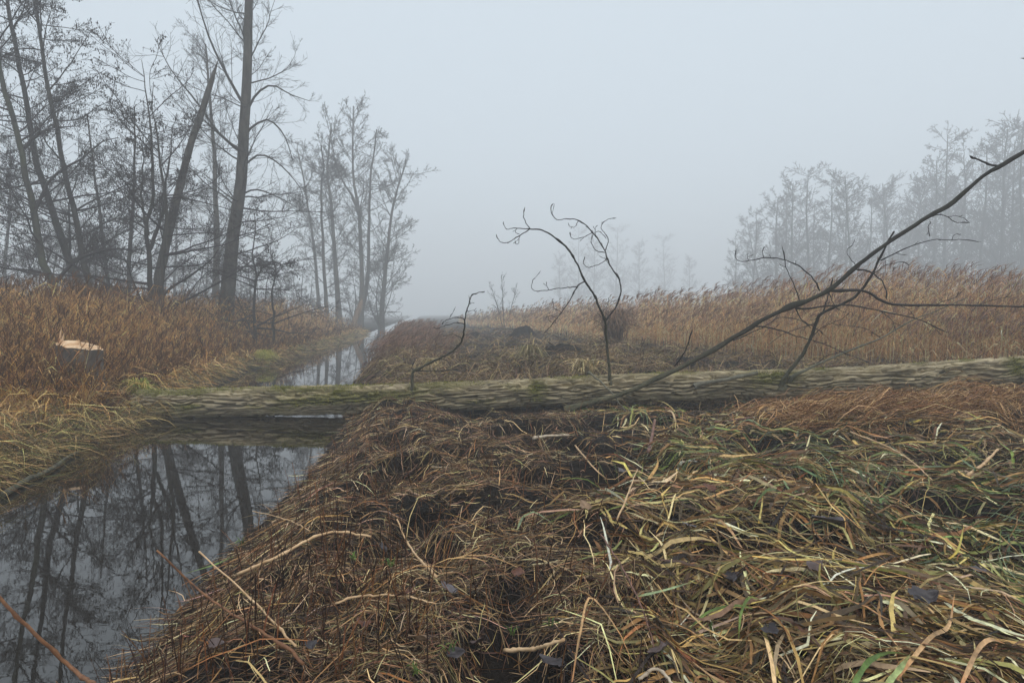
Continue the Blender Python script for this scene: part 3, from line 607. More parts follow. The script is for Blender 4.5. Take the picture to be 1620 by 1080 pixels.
for px, yy, top, src, lab in [(1163, 88, 380, fa, 'smallest fog-veiled tree at the left end of the far right row'), (1192, 84, 330, fb, 'narrow fog-veiled tree beside the smallest of the far right row'), (1250, 80, 285, fa, None), (1310, 79, 280, fb, None), (1335, 82, 300, fa, None),
                              (1372, 84, 310, fb, None), (1415, 80, 275, fc, None), (1450, 84, 290, fa, None), (1490, 76, 212, fb, 'tall spire-topped fog-veiled tree near the right end of the far row'), (1520, 78, 240, fa, None), (1550, 74, 225, fb, None), (1580, 72, 200, fa, 'tall dense fog-veiled tree beside the right frame edge'), (1610, 70, 190, fb, None), (1650, 70, 185, fa, None), (1435, 90, 330, fb, None), (1540, 88, 280, fc, None), (1285, 90, 320, fb, None), (1210, 92, 350, fc, None), (1240, 86, 310, fb, None), (1350, 76, 285, fc, None), (1395, 88, 300, fa, None), (1475, 82, 250, fa, None), (1565, 80, 235, fc, None), (1595, 80, 220, fb, None)]:
    yy *= 1.2; x = (px - 810) / F * yy; ht = {fa: 15.9, fb: 18.7, fc: 17.0}[src]; want = CAMZ + (495 - top) / F * yy
    copy_tree(src, (x, yy, 0.2), rng.uniform(0, 6.28), want / ht, lab or 'fog-veiled bare tree among the far right row', GF)
for src, px, yy in ((fa, 1225, 98), (fb, 1275, 96), (fc, 1400, 100)): src.location = ((px - 810) / F * yy, yy, 0.2)
fa.scale = (1.25,) * 3; fb.scale = (1.25,) * 3; fc.scale = (1.3,) * 3
rng = np.random.default_rng(6)
for k, (px, yy, top) in enumerate([(885, 118, 395), (915, 125, 375), (940, 120, 365), (975, 128, 370), (1010, 125, 375), (1050, 130, 385), (1090, 120, 400)]):
    yy *= 1.6; x = (px - 810) / F * yy; copy_tree((fa, fb)[k % 2], (x, yy, 0.2), k * 1.3, (CAMZ + (495 - top) / F * yy) / 17.0, 'faint tree almost lost in the fog beyond the reed bed', 'faint trees lost in the fog')
for k, (px, top) in enumerate([(785, 445), (800, 432), (815, 445)]):
    pass
tree('bare_bush', 'small bare bush rising above the reeds in the mid distance', [[np.array([-0.5, 42, 0.2]), np.array([-0.6, 42, 2.2]), np.array([-0.7, 42, 4.0])], [np.array([-0.5, 42, 0.2]), np.array([-1.0, 42, 2.0]), np.array([-1.4, 42, 3.4])], [np.array([-0.5, 42, 0.2]), np.array([0.0, 42.2, 2.0]), np.array([0.35, 42, 3.5])]], 0.035, 0.01, dict(l1=lv(14, 0.2, 0.98, 40, 12, 0.3, 6, 0.5, 0.1, 0.01, 0.006), l2=lv(8, 0.2, 1, 40, 14, 0.42, 4, 0.3, 0.12, 0.008, 0.005)), AM, seed=44)

# ------------------------------------------------------------------ reed beds
def reeds(name, label, x, y, h, pal, nleaf=3, plume=True, lean=0.12, wind=(1, 0.2), wmul=1.0, ppal=((124, 102, 92), (108, 86, 76), (146, 120, 104)), leafpal=None):
    N = len(x); z = terrain(x, y); dist = np.hypot(x, y); w = np.maximum(0.0065, 0.0005 * dist) * wmul
    p0 = np.stack([x, y, z - 0.02], 1); wd = np.array([*wind, 0.0])
    ld = np.concatenate([rng.normal(0, lean, (N, 2)), np.zeros((N, 1))], 1) + wd * 0.06; K = 4; s = np.linspace(0, 1, K)
    P = p0[:, None] + np.array([0, 0, 1.0]) * (h[:, None] * s)[..., None] + ld[:, None] * (h[:, None] * s ** 1.8)[..., None]
    col = pick(pal, N, 0.16); a = Acc(); sd = nrm(np.concatenate([rng.normal(0, 1, (N, 2)), np.zeros((N, 1))], 1))
    a.add(*ribbons(P, w[:, None] * np.array([1, 0.9, 0.7, 0.4])[None], sd, col))
    for k in range(nleaf):
        f = rng.uniform(0.2, 0.9, N); q = p0 + np.array([0, 0, 1.0]) * (h * f)[:, None] + ld * (h * f ** 1.8)[:, None]
        az = rng.uniform(0, 2 * pi, N); d = 0.8 * np.stack([np.cos(az), np.sin(az), np.zeros(N)], 1) + wd * 0.2; L = rng.uniform(0.15, 0.42, N) * np.clip(h, 0.5, 1.6)
        up = rng.uniform(0.5, 1.5, N)
        Pl = np.stack([q, q + (d * 0.5 + [0, 0, 0.4] * up[:, None]) * L[:, None], q + (d * 1.0 + [0, 0, 0.8] * (up[:, None] - 0.85)) * L[:, None]], 1)
        a.add(*ribbons(Pl, (w * 1.6)[:, None] * np.array([0.7, 1, 0.15])[None], nrm(np.cross(d, rng.normal(0, 1, (N, 3)))), pick(leafpal or pal, N, 0.18)))
    if plume:
        tip = P[:, -1]; m = rng.random(N) < 0.75; tip = tip[m]; n = len(tip); pc = pick(ppal, n, 0.12)
        for k in range(3):
            d = nrm(np.concatenate([rng.normal(0, 0.25, (n, 2)), rng.uniform(0.5, 1.0, (n, 1))], 1) + wd * 0.55); L = rng.uniform(0.10, 0.24, n)[:, None]
            Pp = np.stack([tip - [0, 0, 0.02], tip + d * L * 0.55, tip + d * L + wd * 0.35 * L - [0, 0, 0.12] * L], 1)
            a.add(*ribbons(Pp, (w[m] * 1.8)[:, None] * np.array([0.6, 1.0, 0.15])[None], nrm(rng.normal(0, 1, (n, 3))), pc))
    o = obj(name, a.mesh(name), M_reed); tag(o, label, 'reeds', kind='stuff'); return o
rng = np.random.default_rng(31)
PR = [(202, 164, 124), (182, 144, 106), (224, 188, 146), (160, 122, 90), (208, 168, 128), (134, 102, 76), (176, 138, 104)]
def bedR(y): return np.interp(y, [11.0, 11.6, 12.6, 14, 16, 22, 30, 45, 75], [13, 9.0, 6.6, 5.3, 4.4, 3.1, 1.6, -1.6, -7]) + 0.9 * (vn(y * 0.8, 4.4) - 0.5)
N = 16500; y = 11.2 * (70 / 11.2) ** (rng.random(N) ** 1.35); x = bedR(y) + (rng.random(N) ** 1.7) * np.clip(0.95 * y - bedR(y), 2, 60)
h = (1.05 + 1.0 * fbm(x * 0.3, y * 0.3, 1.0, 2)) * rng.uniform(0.6, 1.12, N) * (0.55 + 0.45 * sst((x - bedR(y)) / 1.6)) * (1 - 0.14 * sst((y - 18) / 20))
h *= 1.04 + 0.2 * np.exp(-((x / y - 0.40) / 0.10) ** 2)
reeds('reed_bed', 'tall tan reed bed with feathery plumes along the right', x, y, h, PR, 2)
PL = [(178, 142, 94), (156, 120, 76), (200, 166, 116), (126, 94, 62), (182, 142, 86), (100, 74, 52), (158, 114, 70)]
N = 14500; y = 8.3 * (48 / 8.3) ** (rng.random(N) ** 1.2); xb = eL(y) - np.where(y > 9.3, np.where(y > 17, 0.3, 0.6), 0.35); x = xb - (rng.random(N) ** 1.4) * np.clip(0.9 * y + xb, 1, 40)
h = (0.5 + 1.15 * sst((y - 8.6) / 5.0)) * (0.22 + 0.78 * sst((eL(y) - x - 0.4) / 3.0)) * rng.uniform(0.6, 1.2, N)
h = np.where((np.abs(x - sx0[0]) < 0.62) & (y < 9.6), np.minimum(h, np.where(rng.random(N) < 0.2, 0.95, 0.66)), h)
k = ((x - sx0[0]) ** 2 + (y - sx0[1]) ** 2 > 0.36 ** 2); x, y, h = x[k], y[k], h[k]
n_ = 750; x = np.r_[x, sx0[0] + rng.uniform(-0.95, 0.75, n_)]; y = np.r_[y, rng.uniform(7.9, 8.85, n_)]; h = np.r_[h, np.where(rng.random(n_) < 0.12, rng.uniform(0.7, 1.0, n_), rng.uniform(0.3, 0.66, n_))]
reeds('reed_bed', 'rust-brown dead reeds and grasses filling the left bank', x, y, h, PL, 3, True, 0.24, (0.35, 0.0), ppal=((100, 74, 54), (122, 90, 62), (82, 58, 44)))
N = 1800; y = rng.uniform(14, 45, N) ; x = eR(y) + 0.15 + rng.random(N) ** 1.5 * 2.2; h = rng.uniform(0.25, 0.7, N)
reeds('reed_fringe', 'low brown reeds edging the right bank upstream of the trunk', x, y, h, [(112, 88, 70), (96, 74, 58), (130, 104, 84)], 2, True, 0.2)

# ------------------------------------------------------------------ flattened straw and sedge litter
def litter(x, y, ang, L, w, col, K=5, lift=0.03, arch=0.05, curl=0.6, roll=0.9, up=0.0, tip=0.2):
    N = len(x); s = np.linspace(0, 1, K); c = rng.normal(0, curl, N); P = np.empty((N, K, 3)); px, py, a = x.copy(), y.copy(), ang.copy()
    for k in range(K):
        a = a + np.where((rng.random(N) < 0.09) & (k > 0), rng.normal(0, 1.3, N), 0.0)
        P[:, k, 0], P[:, k, 1] = px, py; px = px + np.cos(a) * L / (K - 1); py = py + np.sin(a) * L / (K - 1); a = a + c / (K - 1) + rng.normal(0, 0.12, N)
    z = np.maximum(terrain(P[..., 0], P[..., 1]), 0.0)
    off = rng.random(N) ** 1.5 * lift; ar = rng.normal(arch, arch * 0.9, N) * np.clip(L / 0.4, 0.3, 1.5); tl = rng.normal(0, 0.09, N) * L + up * L
    P[..., 2] = z + off[:, None] + np.maximum(ar[:, None] * np.sin(s * pi)[None], -0.02) + np.maximum(tl[:, None] * s[None], -off[:, None] - 0.01) + 0.004
    T = nrm(P[:, -1] - P[:, 0]); sd = np.stack([-T[:, 1], T[:, 0], np.zeros(N)], 1); rl = rng.normal(0, roll, N)[:, None]
    sd = nrm(sd * np.cos(rl) + np.cross(T, sd) * np.sin(rl))
    prof = np.interp(s, [0, 0.15, 0.6, 1], [0.6, 1, 0.95, tip])
    shade = (1 + rng.normal(0, 0.1, (N, K)))[..., None]
    return ribbons(P, w[:, None] * prof[None], sd, np.clip(col[:, None] * shade, 0.002, 0.9))
def onland(x, y, m=0.0): return (x > eR(y) + m)
rng = np.random.default_rng(77)
def spread(N, d0, d1, a0, a1, pw=1.0):     # more pieces close by, fewer far off
    d = d0 * (d1 / d0) ** (rng.random(N) ** pw); q = rng.uniform(a0, a1, N); return q * d, d
def bmask(x, y):                            # where the flattened sedge takes over from the fine brown straw
    return sst((x - 0.10 * y - 0.05 + 1.0 * (fbm(x * 0.9, y * 0.9, 3.0, 2) - 0.5)) / 0.7)
def mud(x, y):                              # churned bare peat
    m = np.exp(-(((x - 0.95 - 0.1 * (y - 6)) / 0.45) ** 2 + ((y - 6.1) / 1.1) ** 2)) + np.exp(-(((x - 2.75) / 0.5) ** 2 + ((y - 3.9) / 0.6) ** 2)) + 0.8 * np.exp(-(((x - 2.2) / 0.9) ** 2 + ((y - 8.2) / 0.35) ** 2))
    m = m + 0.9 * np.clip((fbm(x * 1.8 + 9, y * 1.8, 6.0, 3) - 0.53) * 7, 0, 1)
    return np.clip(m, 0, 0.93)
PA = [(132, 110, 84), (112, 90, 66), (156, 134, 102), (88, 70, 54), (116, 88, 64), (72, 58, 48), (140, 110, 78), (176, 154, 122), (96, 70, 52), (60, 48, 40)]
PB = [(172, 154, 112), (142, 126, 84), (120, 112, 72), (100, 84, 60), (156, 126, 84), (108, 84, 58), (198, 178, 140), (128, 98, 66), (84, 64, 46), (166, 144, 92), (70, 56, 46), (146, 128, 98), (96, 72, 50), (62, 48, 38), (112, 84, 54), (90, 74, 56), (120, 88, 58)]
PBg = [(92, 108, 62), (112, 122, 72), (84, 96, 66), (134, 134, 84), (104, 116, 90)]
acc = Acc()
# fine straw, left and centre
x, y = spread(95000, 1.9, 9.3, -0.95, 0.75, 0.85); k = onland(x, y, -0.02) & (rng.random(len(x)) > bmask(x, y) * 0.85) & (rng.random(len(x)) > mud(x, y)); x, y = x[k], y[k]; N = len(x)
fl = 2.2 * (fbm(x * 0.6, y * 0.6, 12.0, 2) - 0.5) * pi + rng.normal(0, 1.4, N)
L = rng.uniform(0.03, 0.22, N) * (0.9 + y * 0.03); acc.add(*litter(x, y, fl, L, rng.uniform(0.0016, 0.0046, N) * (0.8 + 0.09 * y), pick(PA, N, 0.32), 4, 0.05, 0.012, 0.7))
# sedge leaves, right: long, wide, combed across
x, y = spread(36000, 1.9, 9.3, -0.1, 0.98, 0.85); k = onland(x, y, 0.1) & (rng.random(len(x)) < bmask(x, y)) & (rng.random(len(x)) > mud(x, y)); x, y = x[k], y[k]; N = len(x)
fl = 0.25 + 1.5 * (fbm(x * 0.55, y * 0.55, 22.0, 2) - 0.5) * pi + rng.normal(0, 0.85, N) + pi * (rng.random(N) < 0.5)
gz = np.clip((fbm(x * 0.8, y * 0.8, 30.0, 2) - 0.45) * 4, 0, 1) * (rng.random(N) < 0.30)
col = np.where(gz[:, None] > 0.5, pick(PBg, N, 0.25), pick(PB, N, 0.3))
L = rng.uniform(0.08, 0.46, N); acc.add(*litter(x, y, fl, L, rng.uniform(0.1, 1, N) ** 2.2 * 0.019 * (0.85 + 0.06 * y) + 0.0025, col, 6, 0.075, 0.012, 0.5, 0.7))
# short bits everywhere, mud too
x, y = spread(14000, 1.9, 9.5, -0.95, 0.98, 0.85); k = onland(x, y, 0.0); x, y = x[k], y[k]; N = len(x)
acc.add(*litter(x, y, rng.uniform(0, 6.28, N), rng.uniform(0.04, 0.14, N), rng.uniform(0.003, 0.008, N) * (0.8 + 0.08 * y), pick([(90, 66, 48), (66, 50, 40), (120, 94, 66), (54, 44, 38), (78, 66, 60)], N, 0.2), 3, 0.02, 0.01, 0.5))
# loose stalks crossing on top
x, y = spread(500, 2.0, 9.0, -0.7, 0.95, 0.9); k = onland(x, y, 0.15); x, y = x[k], y[k]; N = len(x)
acc.add(*litter(x, y, rng.uniform(0, 6.28, N), rng.uniform(0.15, 0.5, N), rng.uniform(0.003, 0.007, N), pick([(176, 146, 104), (150, 118, 78), (190, 166, 126), (140, 96, 62)], N, 0.15), 6, 0.10, 0.03, 0.35, 1.2, 0.03, 0.5))
o = obj('straw_litter', acc.mesh('straw_litter'), M_straw); tag(o, 'flattened straw and sedge leaves covering the near right bank', 'straw', kind='stuff')
# behind the trunk
acc = Acc()
x, y = spread(30000, 9.1, 42, -0.30, 0.75, 1.3); k = onland(x, y, 0.0) & (x < bedR(np.maximum(y, 11.3)) + 1.2); x, y = x[k], y[k]; N = len(x)
fl = 2.0 * (fbm(x * 0.5, y * 0.5, 42.0, 2) - 0.5) * pi + rng.normal(0, 0.8, N); pal = [(132, 112, 84), (112, 92, 66), (150, 130, 96), (92, 74, 56), (120, 108, 66), (84, 66, 54), (104, 78, 60)]
keep = rng.random(N) > 0.75 * np.clip((fbm(x * 0.7, y * 0.7, 52, 2) - 0.52) * 6, 0, 1); x, y, fl = x[keep], y[keep], fl[keep]; N = len(x)
acc.add(*litter(x, y, fl, rng.uniform(0.3, 0.8, N), np.maximum(0.006, 0.0008 * y) * rng.uniform(0.7, 1.3, N), pick(pal, N, 0.2), 5, 0.10, 0.06, 0.9, 0.8))
o = obj('straw_litter', acc.mesh('straw_litter_far'), M_straw); tag(o, 'trampled straw heaps behind the fallen trunk', 'straw', kind='stuff')
# matted brown bank at the right, in front of the trunk
acc = Acc()
N = 7500; x = rng.uniform(2.6, 8.2, N); y = rng.normal(6.95, 0.5, N) + 0.05 * x; k = (y < 8.15); x, y = x[k], y[k]; N = len(x)
pal = [(140, 106, 72), (116, 84, 56), (160, 128, 90), (94, 66, 46), (128, 92, 62), (180, 150, 112)]
acc.add(*litter(x, y, rng.normal(0.1, 0.6, N), rng.uniform(0.25, 0.6, N), rng.uniform(0.004, 0.008, N), pick(pal, N, 0.18), 5, 0.16, 0.04, 0.6))
N = 3000; x = rng.uniform(2.9, 8.2, N); y = rng.normal(6.45, 0.16, N) + 0.05 * x
acc.add(*litter(x, y, rng.normal(-1.3, 0.7, N), rng.uniform(0.12, 0.3, N), rng.uniform(0.004, 0.007, N), pick(pal, N, 0.18), 4, 0.2, 0.02, 0.5, 0.9, 0.5))
o = obj('matted_reeds', acc.mesh('matted_reeds'), M_straw); tag(o, 'matted reddish-brown reed bank below the right end of the trunk', 'reeds', kind='stuff')
# upright dark stubble and dead stems on the near bank
x, y = spread(2600, 2.1, 8.8, -0.75, 0.35, 1.0); k = onland(x, y, 0.03) & (rng.random(len(x)) < 0.25 + 0.75 * (x < -0.15 * y)) & (rng.random(len(x)) > 0.7 * bmask(x, y)); x, y = x[k], y[k]; N = len(x)
h = rng.uniform(0.05, 0.26, N); z = terrain(x, y); s = np.linspace(0, 1, 4); ld = rng.normal(0, 0.22, (N, 2))
P = np.stack([x[:, None] + ld[:, :1] * h[:, None] * s ** 1.3, y[:, None] + ld[:, 1:] * h[:, None] * s ** 1.3, z[:, None] + h[:, None] * s], -1)
V, Q = tubes(P, rng.uniform(0.0014, 0.0028, N)[:, None] * np.array([1.2, 1, 0.9, 0.6])[None], 4)
o = obj('stubble', mesh('stubble', V, Q, np.repeat(pick([(74, 48, 34), (96, 66, 44), (58, 40, 32), (120, 84, 56)], N, 0.2), 16, 0)), M_straw); tag(o, 'thin dark upright stubble stems on the near bank', 'stubble', kind='stuff')
# left bank: sedge hanging over the water and brown thatch
acc = Acc()
N = 9500; y = 4.6 * (48 / 4.6) ** (rng.random(N) ** 1.15); x = eL(y) - rng.random(N) ** 1.3 * 1.1 - np.where(y > 9.3, np.where(y > 17, 0.05, 0.3), -0.06)
pal = [(156, 138, 92), (124, 108, 70), (174, 150, 104), (104, 94, 58), (136, 106, 70), (100, 104, 60), (86, 66, 48), (70, 56, 44)]
acc.add(*litter(x, y, rng.normal(-0.5, 0.75, N), rng.uniform(0.25, 0.7, N), np.maximum(0.006, 0.0007 * y) * rng.uniform(0.7, 1.3, N), pick(pal, N, 0.25), 5, 0.16, 0.07, 0.8, 0.8))
N = 6500; y = 4.2 * (16 / 4.2) ** rng.random(N); x = eL(y) - 0.3 - rng.random(N) * 3.5
acc.add(*litter(x, y, rng.uniform(0, 6.28, N), rng.uniform(0.25, 0.7, N), np.maximum(0.006, 0.0008 * y) * rng.uniform(0.7, 1.3, N), pick(PL + [(160, 128, 86)], N, 0.2), 4, 0.3, 0.08, 0.8))
o = obj('bank_sedge', acc.mesh('bank_sedge'), M_straw); tag(o, 'yellow-green sedge drooping over the left bank of the stream', 'sedge', kind='stuff')

# ------------------------------------------------------------------ single things lying on the bank
rng = np.random.default_rng(101)
def colour_mat(name, c1, c2, rough=0.6, scale=20):
    m, nn, ll, b = mat(name, rough=rough, spec=0.3); f = noise(nn, ll, scale, 5, 0.65, coords(nn)); ll.new(ramp(nn, ll, f, [(0.3, tuple(lin(c1))), (0.7, tuple(lin(c2)))]), b.inputs['Base Color']); bump(nn, ll, b, f, 0.3, 0.003); return m
M_pale = colour_mat('pale_reed_stalk', (168, 132, 92), (222, 190, 150)); M_rust = colour_mat('rusty_reed_stalk', (84, 54, 38), (150, 106, 72)); M_peel = colour_mat('peeled_stick', (150, 132, 110), (214, 198, 174))
M_dstick = colour_mat('brown_stick', (78, 54, 44), (140, 104, 90)); M_mossb = bark_mat('mossy_stick', (0.03, 0.03, 0.02), (0.16, 0.155, 0.115), (0.13, 0.135, 0.04), 0.7, 25)
def W3(p, up=0.05):                       # a point of a stalk or blade, kept above the litter
    if len(p) == 2: return hit(p[0], p[1], up)
    q = PX(*p); return q if q[2] > float(terrain(q[0], q[1])) + 0.10 else hit(p[0], p[1], 0.12)
def stalk(name, label, cat, pts, r0, r1, m, group=None, up=0.085, nodes=True):
    w = np.array([W3(p, up) for p in pts]); n = max(12, 6 * len(pts)); q = smooth_line(w, n); s_ = np.linspace(0, 1, n); r = r0 + (r1 - r0) * s_
    if nodes: r = r * (1 + 0.35 * (np.arange(n) % 7 == 3))
    q[1:-1] += rng.normal(0, 0.0015, (n - 2, 3)); q = np.concatenate([q[:1], q, q[-1:]]); r = np.concatenate([[r[0] * 0.05], r, [r[-1] * 0.05]])
    V, Q = tubes(q[None], r[None], 8); o = obj(name, mesh(name, V - w[0], Q, smooth=True), m, loc=tuple(w[0])); tag(o, label, cat, group); return o
stalk('reed_stalk', 'pale broken reed stalk lying from the waterside onto the near bank', 'reed stalk', [(376,908),(440,880),(500,848),(540,842),(587,850)], 0.008, 0.006, M_pale)
stalk('reed_stalk', 'rust-brown stalk leaning out over the water, left of a pale twin', 'reed stalk', [(480,1050,2.75),(450,1022,2.78),(330,945,2.72),(248,870,2.68)], 0.006, 0.004, M_rust)
stalk('reed_stalk', 'pale stalk leaning out over the water, right of a rusty twin', 'reed stalk', [(468,1022,2.85),(400,950,2.85),(315,872,2.8)], 0.0045, 0.003, M_pale)
stalk('stick', 'thick orange-brown stick rising out of the bottom left corner', 'stick', [(165,1092,2.5),(120,1062,2.45),(60,1005,2.4),(22,970,2.36),(-12,930,2.33)], 0.009, 0.006, M_rust)
stalk('stick', 'short pale peeled stick lying before the base of the big limb', 'stick', [(845,693),(865,690),(900,690)], 0.016, 0.012, M_peel, nodes=False)
stalk('stick', 'short reddish-brown stick standing out of the sedge below the trunk', 'stick', [(1026,716),(1031,692),(1036,664,6.3)], 0.017, 0.013, M_dstick, nodes=False)
stalk('reed_stalk', 'thick pale broken stalk near the bottom edge, under the curled leaves', 'reed stalk', [(798,1030),(840,1027),(865,1020),(893,1012)], 0.008, 0.006, M_pale)
stalk('reed_stalk', 'long thin dark stalk slanting across the middle of the near bank', 'reed stalk', [(950,845),(985,900),(1015,960),(1040,1040)], 0.004, 0.003, M_dstick)
stalk('reed_stalk', 'straight straw stalk slanting down from the trunk to the sedge', 'reed stalk', [(910,705),(935,735),(958,757)], 0.008, 0.005, M_pale)
stalk('reed_stalk', 'thin straw stalk standing out of the sedge in the middle', 'reed stalk', [(975,825),(990,790,4.9),(1008,742,5.0)], 0.005, 0.003, M_pale)
stalk('reed_stalk', 'bent straw stalk at the right edge below the matted bank', 'reed stalk', [(1530,752),(1552,738),(1578,712,5.7)], 0.012, 0.008, M_pale)
stalk('reed_stalk', 'long pale stalk lying across the sedge below the matted bank', 'reed stalk', [(1345,683),(1400,705),(1440,728),(1475,760)], 0.007, 0.004, M_pale)
stalk('reed_stalk', 'pale stalk tilted up from the straw left of the grey leaf', 'reed stalk', [(690,912),(660,880),(640,850),(628,822,3.7)], 0.007, 0.004, M_pale)
stalk('reed_stalk', 'flat straw stalk lying at the bottom left of the near bank', 'reed stalk', [(530,955),(570,942),(640,944),(690,955)], 0.005, 0.003, M_pale)
stalk('reed_stalk', 'thick bleached stalk lying at the bottom edge right of centre', 'reed stalk', [(1010,1075),(1040,1060),(1070,1090)], 0.006, 0.005, M_peel)
stalk('reed_stalk', 'thin straw stalk poking from the bank over the sky reflection', 'reed stalk', [(490,840),(455,822,3.9),(400,808,3.85)], 0.003, 0.002, M_pale)
stalk('stick', 'dark stick lying at the foot of the fallen trunk, right of centre', 'stick', [(1130,668),(1180,662),(1250,655)], 0.014, 0.009, M_dstick, nodes=False)
stalk('stick', 'grey stick lying along the matted bank under the trunk end', 'stick', [(1480,638),(1540,628),(1600,622)], 0.02, 0.012, M_dstick, nodes=False)
# mossy branch at the left waterside
mb = [(6,782),(24,770),(45,757),(66,749),(88,737),(108,722),(124,714)]
o = stalk('mossy_branch', 'mossy grey branch lying at the edge of the left bank', 'branch', mb, 0.026, 0.012, M_mossb, nodes=False, up=0.03)
# dead leaves
def leaf_mesh(L, Wd, curl, fold, seed):
    r_ = np.random.default_rng(seed); nu, nv = 9, 7; u = np.linspace(0, 1, nu); v = np.linspace(-1, 1, nv); U, Vv = np.meshgrid(u, v, indexing='ij')
    half = Wd / 2 * np.sin(np.clip(U * 0.95 + 0.05, 0, 1) ** 0.7 * pi) ** 0.8 * (1 + 0.55 * (vn(U * 7 + seed, np.sign(Vv) * 3.0) - 0.5))
    x = (U - 0.5) * L; y = half * Vv; z = curl * (2 * U - 1) ** 2 * L + fold * np.abs(Vv) ** 1.4 * half + 0.3 * L * (fbm(U * 2.6 + seed, Vv * 1.6, 1.0, 2) - 0.5)
    i = (np.arange(nu - 1)[:, None] * nv + np.arange(nv - 1)[None]).ravel()
    return mesh('dead_leaf', np.stack([x, y, z], -1), np.stack([i, i + 1, i + nv + 1, i + nv], -1), smooth=True)
LM = {k: colour_mat(k + '_leaf', a_, b_, 0.45, 30) for k, a_, b_ in (('grey', (66, 60, 62), (104, 98, 100)), ('dark', (40, 36, 38), (70, 64, 66)), ('russet', (74, 46, 36), (108, 70, 52)), ('tan', (104, 82, 62), (150, 124, 98)), ('mauve', (66, 54, 52), (100, 84, 80)))}
def leaf(px, py, L, k, label, rz=None, tilt=0.22, up=0.10):
    p = hit(px, py, up); o = obj('dead_leaf', leaf_mesh(L, L * rng.uniform(0.62, 0.85), rng.uniform(-0.05, 0.16), rng.uniform(0.0, 0.45), int(px)), LM[k], loc=tuple(p))
    o.rotation_euler = (rng.normal(0.25, tilt), rng.normal(0, tilt), rng.uniform(0, 6.28) if rz is None else rz); tag(o, label, 'leaf', 'dead leaves on the near bank')
    V_ = np.array([[-0.5 * L, 0, 0], [-0.68 * L, 0.02 * L, 0.02], [-0.85 * L, 0.06 * L, 0.0]]); V, Q = tubes(V_[None], np.array([[0.0018, 0.0014, 0.001]]), 4); obj('stem', mesh('leaf_stem', V, Q), LM['dark'], o)
for a_ in [(708, 926, 0.10, 'grey', 'grey dead leaf in the centre of the near bank'), (752, 1018, 0.085, 'mauve', 'mauve-grey dead leaf above the bottom edge, left of the pale stalk'), (870, 1046, 0.10, 'dark', 'dark dead leaf just below the thick pale stalk'), (722, 1035, 0.07, 'dark', 'small dark leaf left of the mauve-grey leaf at the bottom edge'),
           (643, 937, 0.08, 'russet', 'russet leaf left of the grey leaf in the centre'), (572, 985, 0.07, 'russet', 'russet leaf low on the straw near the bottom left'), (345, 1018, 0.07, 'mauve', 'mauve leaf on the bank at the bottom left'), (298, 968, 0.06, 'mauve', 'mauve leaf at the very edge of the water'), (492, 1020, 0.06, 'dark', 'dark leaf at the foot of the leaning stalks'),
           (1310, 822, 0.17, 'grey', 'large grey rolled leaf on the yellow sedge at right'), (1092, 832, 0.09, 'grey', 'grey leaf on the straw at the left of the yellow sedge'), (1158, 912, 0.10, 'dark', 'dark leaf under the sedge right of centre'), (1462, 944, 0.12, 'dark', 'dark leaf in the sedge near the right edge'), (1290, 896, 0.09, 'mauve', 'mauve leaf below the large grey rolled leaf'),
           (1222, 1000, 0.09, 'dark', 'dark leaf beside the green blades at the bottom'), (985, 745, 0.11, 'grey', 'grey leaf on the dark mud below the fallen trunk'), (770, 722, 0.12, 'tan', 'pale tan leaf on the brown straw below the trunk'), (605, 865, 0.08, 'dark', 'dark leaf near the end of the pale broken stalk'), (1035, 1030, 0.09, 'mauve', 'mauve leaf right of the thick pale stalk at the bottom'), (925, 800, 0.08, 'tan', 'small tan leaf in the middle of the near bank'),
           (1120, 770, 0.10, 'russet', 'russet leaf at the top of the yellow sedge'), (1540, 900, 0.1, 'grey', 'grey leaf on the black mud by the right edge'), (820, 905, 0.07, 'russet', 'small russet leaf right of the grey centre leaf'), (660, 1010, 0.07, 'tan', 'tan leaf near the bottom edge left of centre')]: leaf(*a_)
# single broad blades
def blade(label, pts, w, pal, name='grass_blade', group='single broad blades', cat='grass blade', K=14):
    q = smooth_line(np.array([W3(p, 0.10) for p in pts]), K); s_ = np.linspace(0, 1, K); b0 = q[0].copy(); T = nrm(np.gradient(q, axis=0)); sd = nrm(np.cross(T, np.array([0.25, -0.6, 0.75]))); up_ = np.cross(sd, T)
    wd = 0.58 * w * np.interp(s_, [0, 0.2, 0.7, 1], [0.6, 1, 0.85, 0.06]) * (1 + 0.3 * (vn(s_ * 9 + w * 900, 2.0) - 0.5)); V = np.stack([q - sd * wd[:, None] / 2 + up_ * wd[:, None] * 0.18, q, q + sd * wd[:, None] / 2 + up_ * wd[:, None] * 0.18], 1) - b0
    i = (np.arange(K - 1)[:, None] * 3 + np.arange(2)[None]).ravel(); c = np.repeat(pick(pal, 1, 0.1) * (0.7 + 0.75 * vn(s_ * 6 + w * 700, 5.0))[:, None], 3, 0) * (1 + rng.normal(0, 0.12, (3 * K, 1))); c[:6] *= [1.0, 0.8, 0.7]; c[-9:] *= [1.05, 0.85, 0.7]
    o = obj(name, mesh(name, V, np.stack([i, i + 1, i + 4, i + 3], -1), c, True), M_straw, loc=tuple(b0)); tag(o, label, cat, group)
GR = [(92, 112, 60), (104, 122, 72)]; YE = [(156, 138, 88), (164, 140, 96)]; TN = [(164, 140, 106), (150, 124, 92)]
blade('green blade arching left at the bottom, right of centre', [(1190,962),(1160,958,2.95),(1120,968,2.9),(1085,1000)], 0.022, GR)
blade('short green blade hanging down beside the arching green blade', [(1200,948,2.95),(1185,945,2.95),(1172,970,2.9),(1168,1016)], 0.022, GR)
blade('broad green blade at the bottom edge, right side', [(1345,1090,2.45),(1375,1045,2.5),(1410,1032,2.55),(1440,1038,2.6)], 0.03, GR)
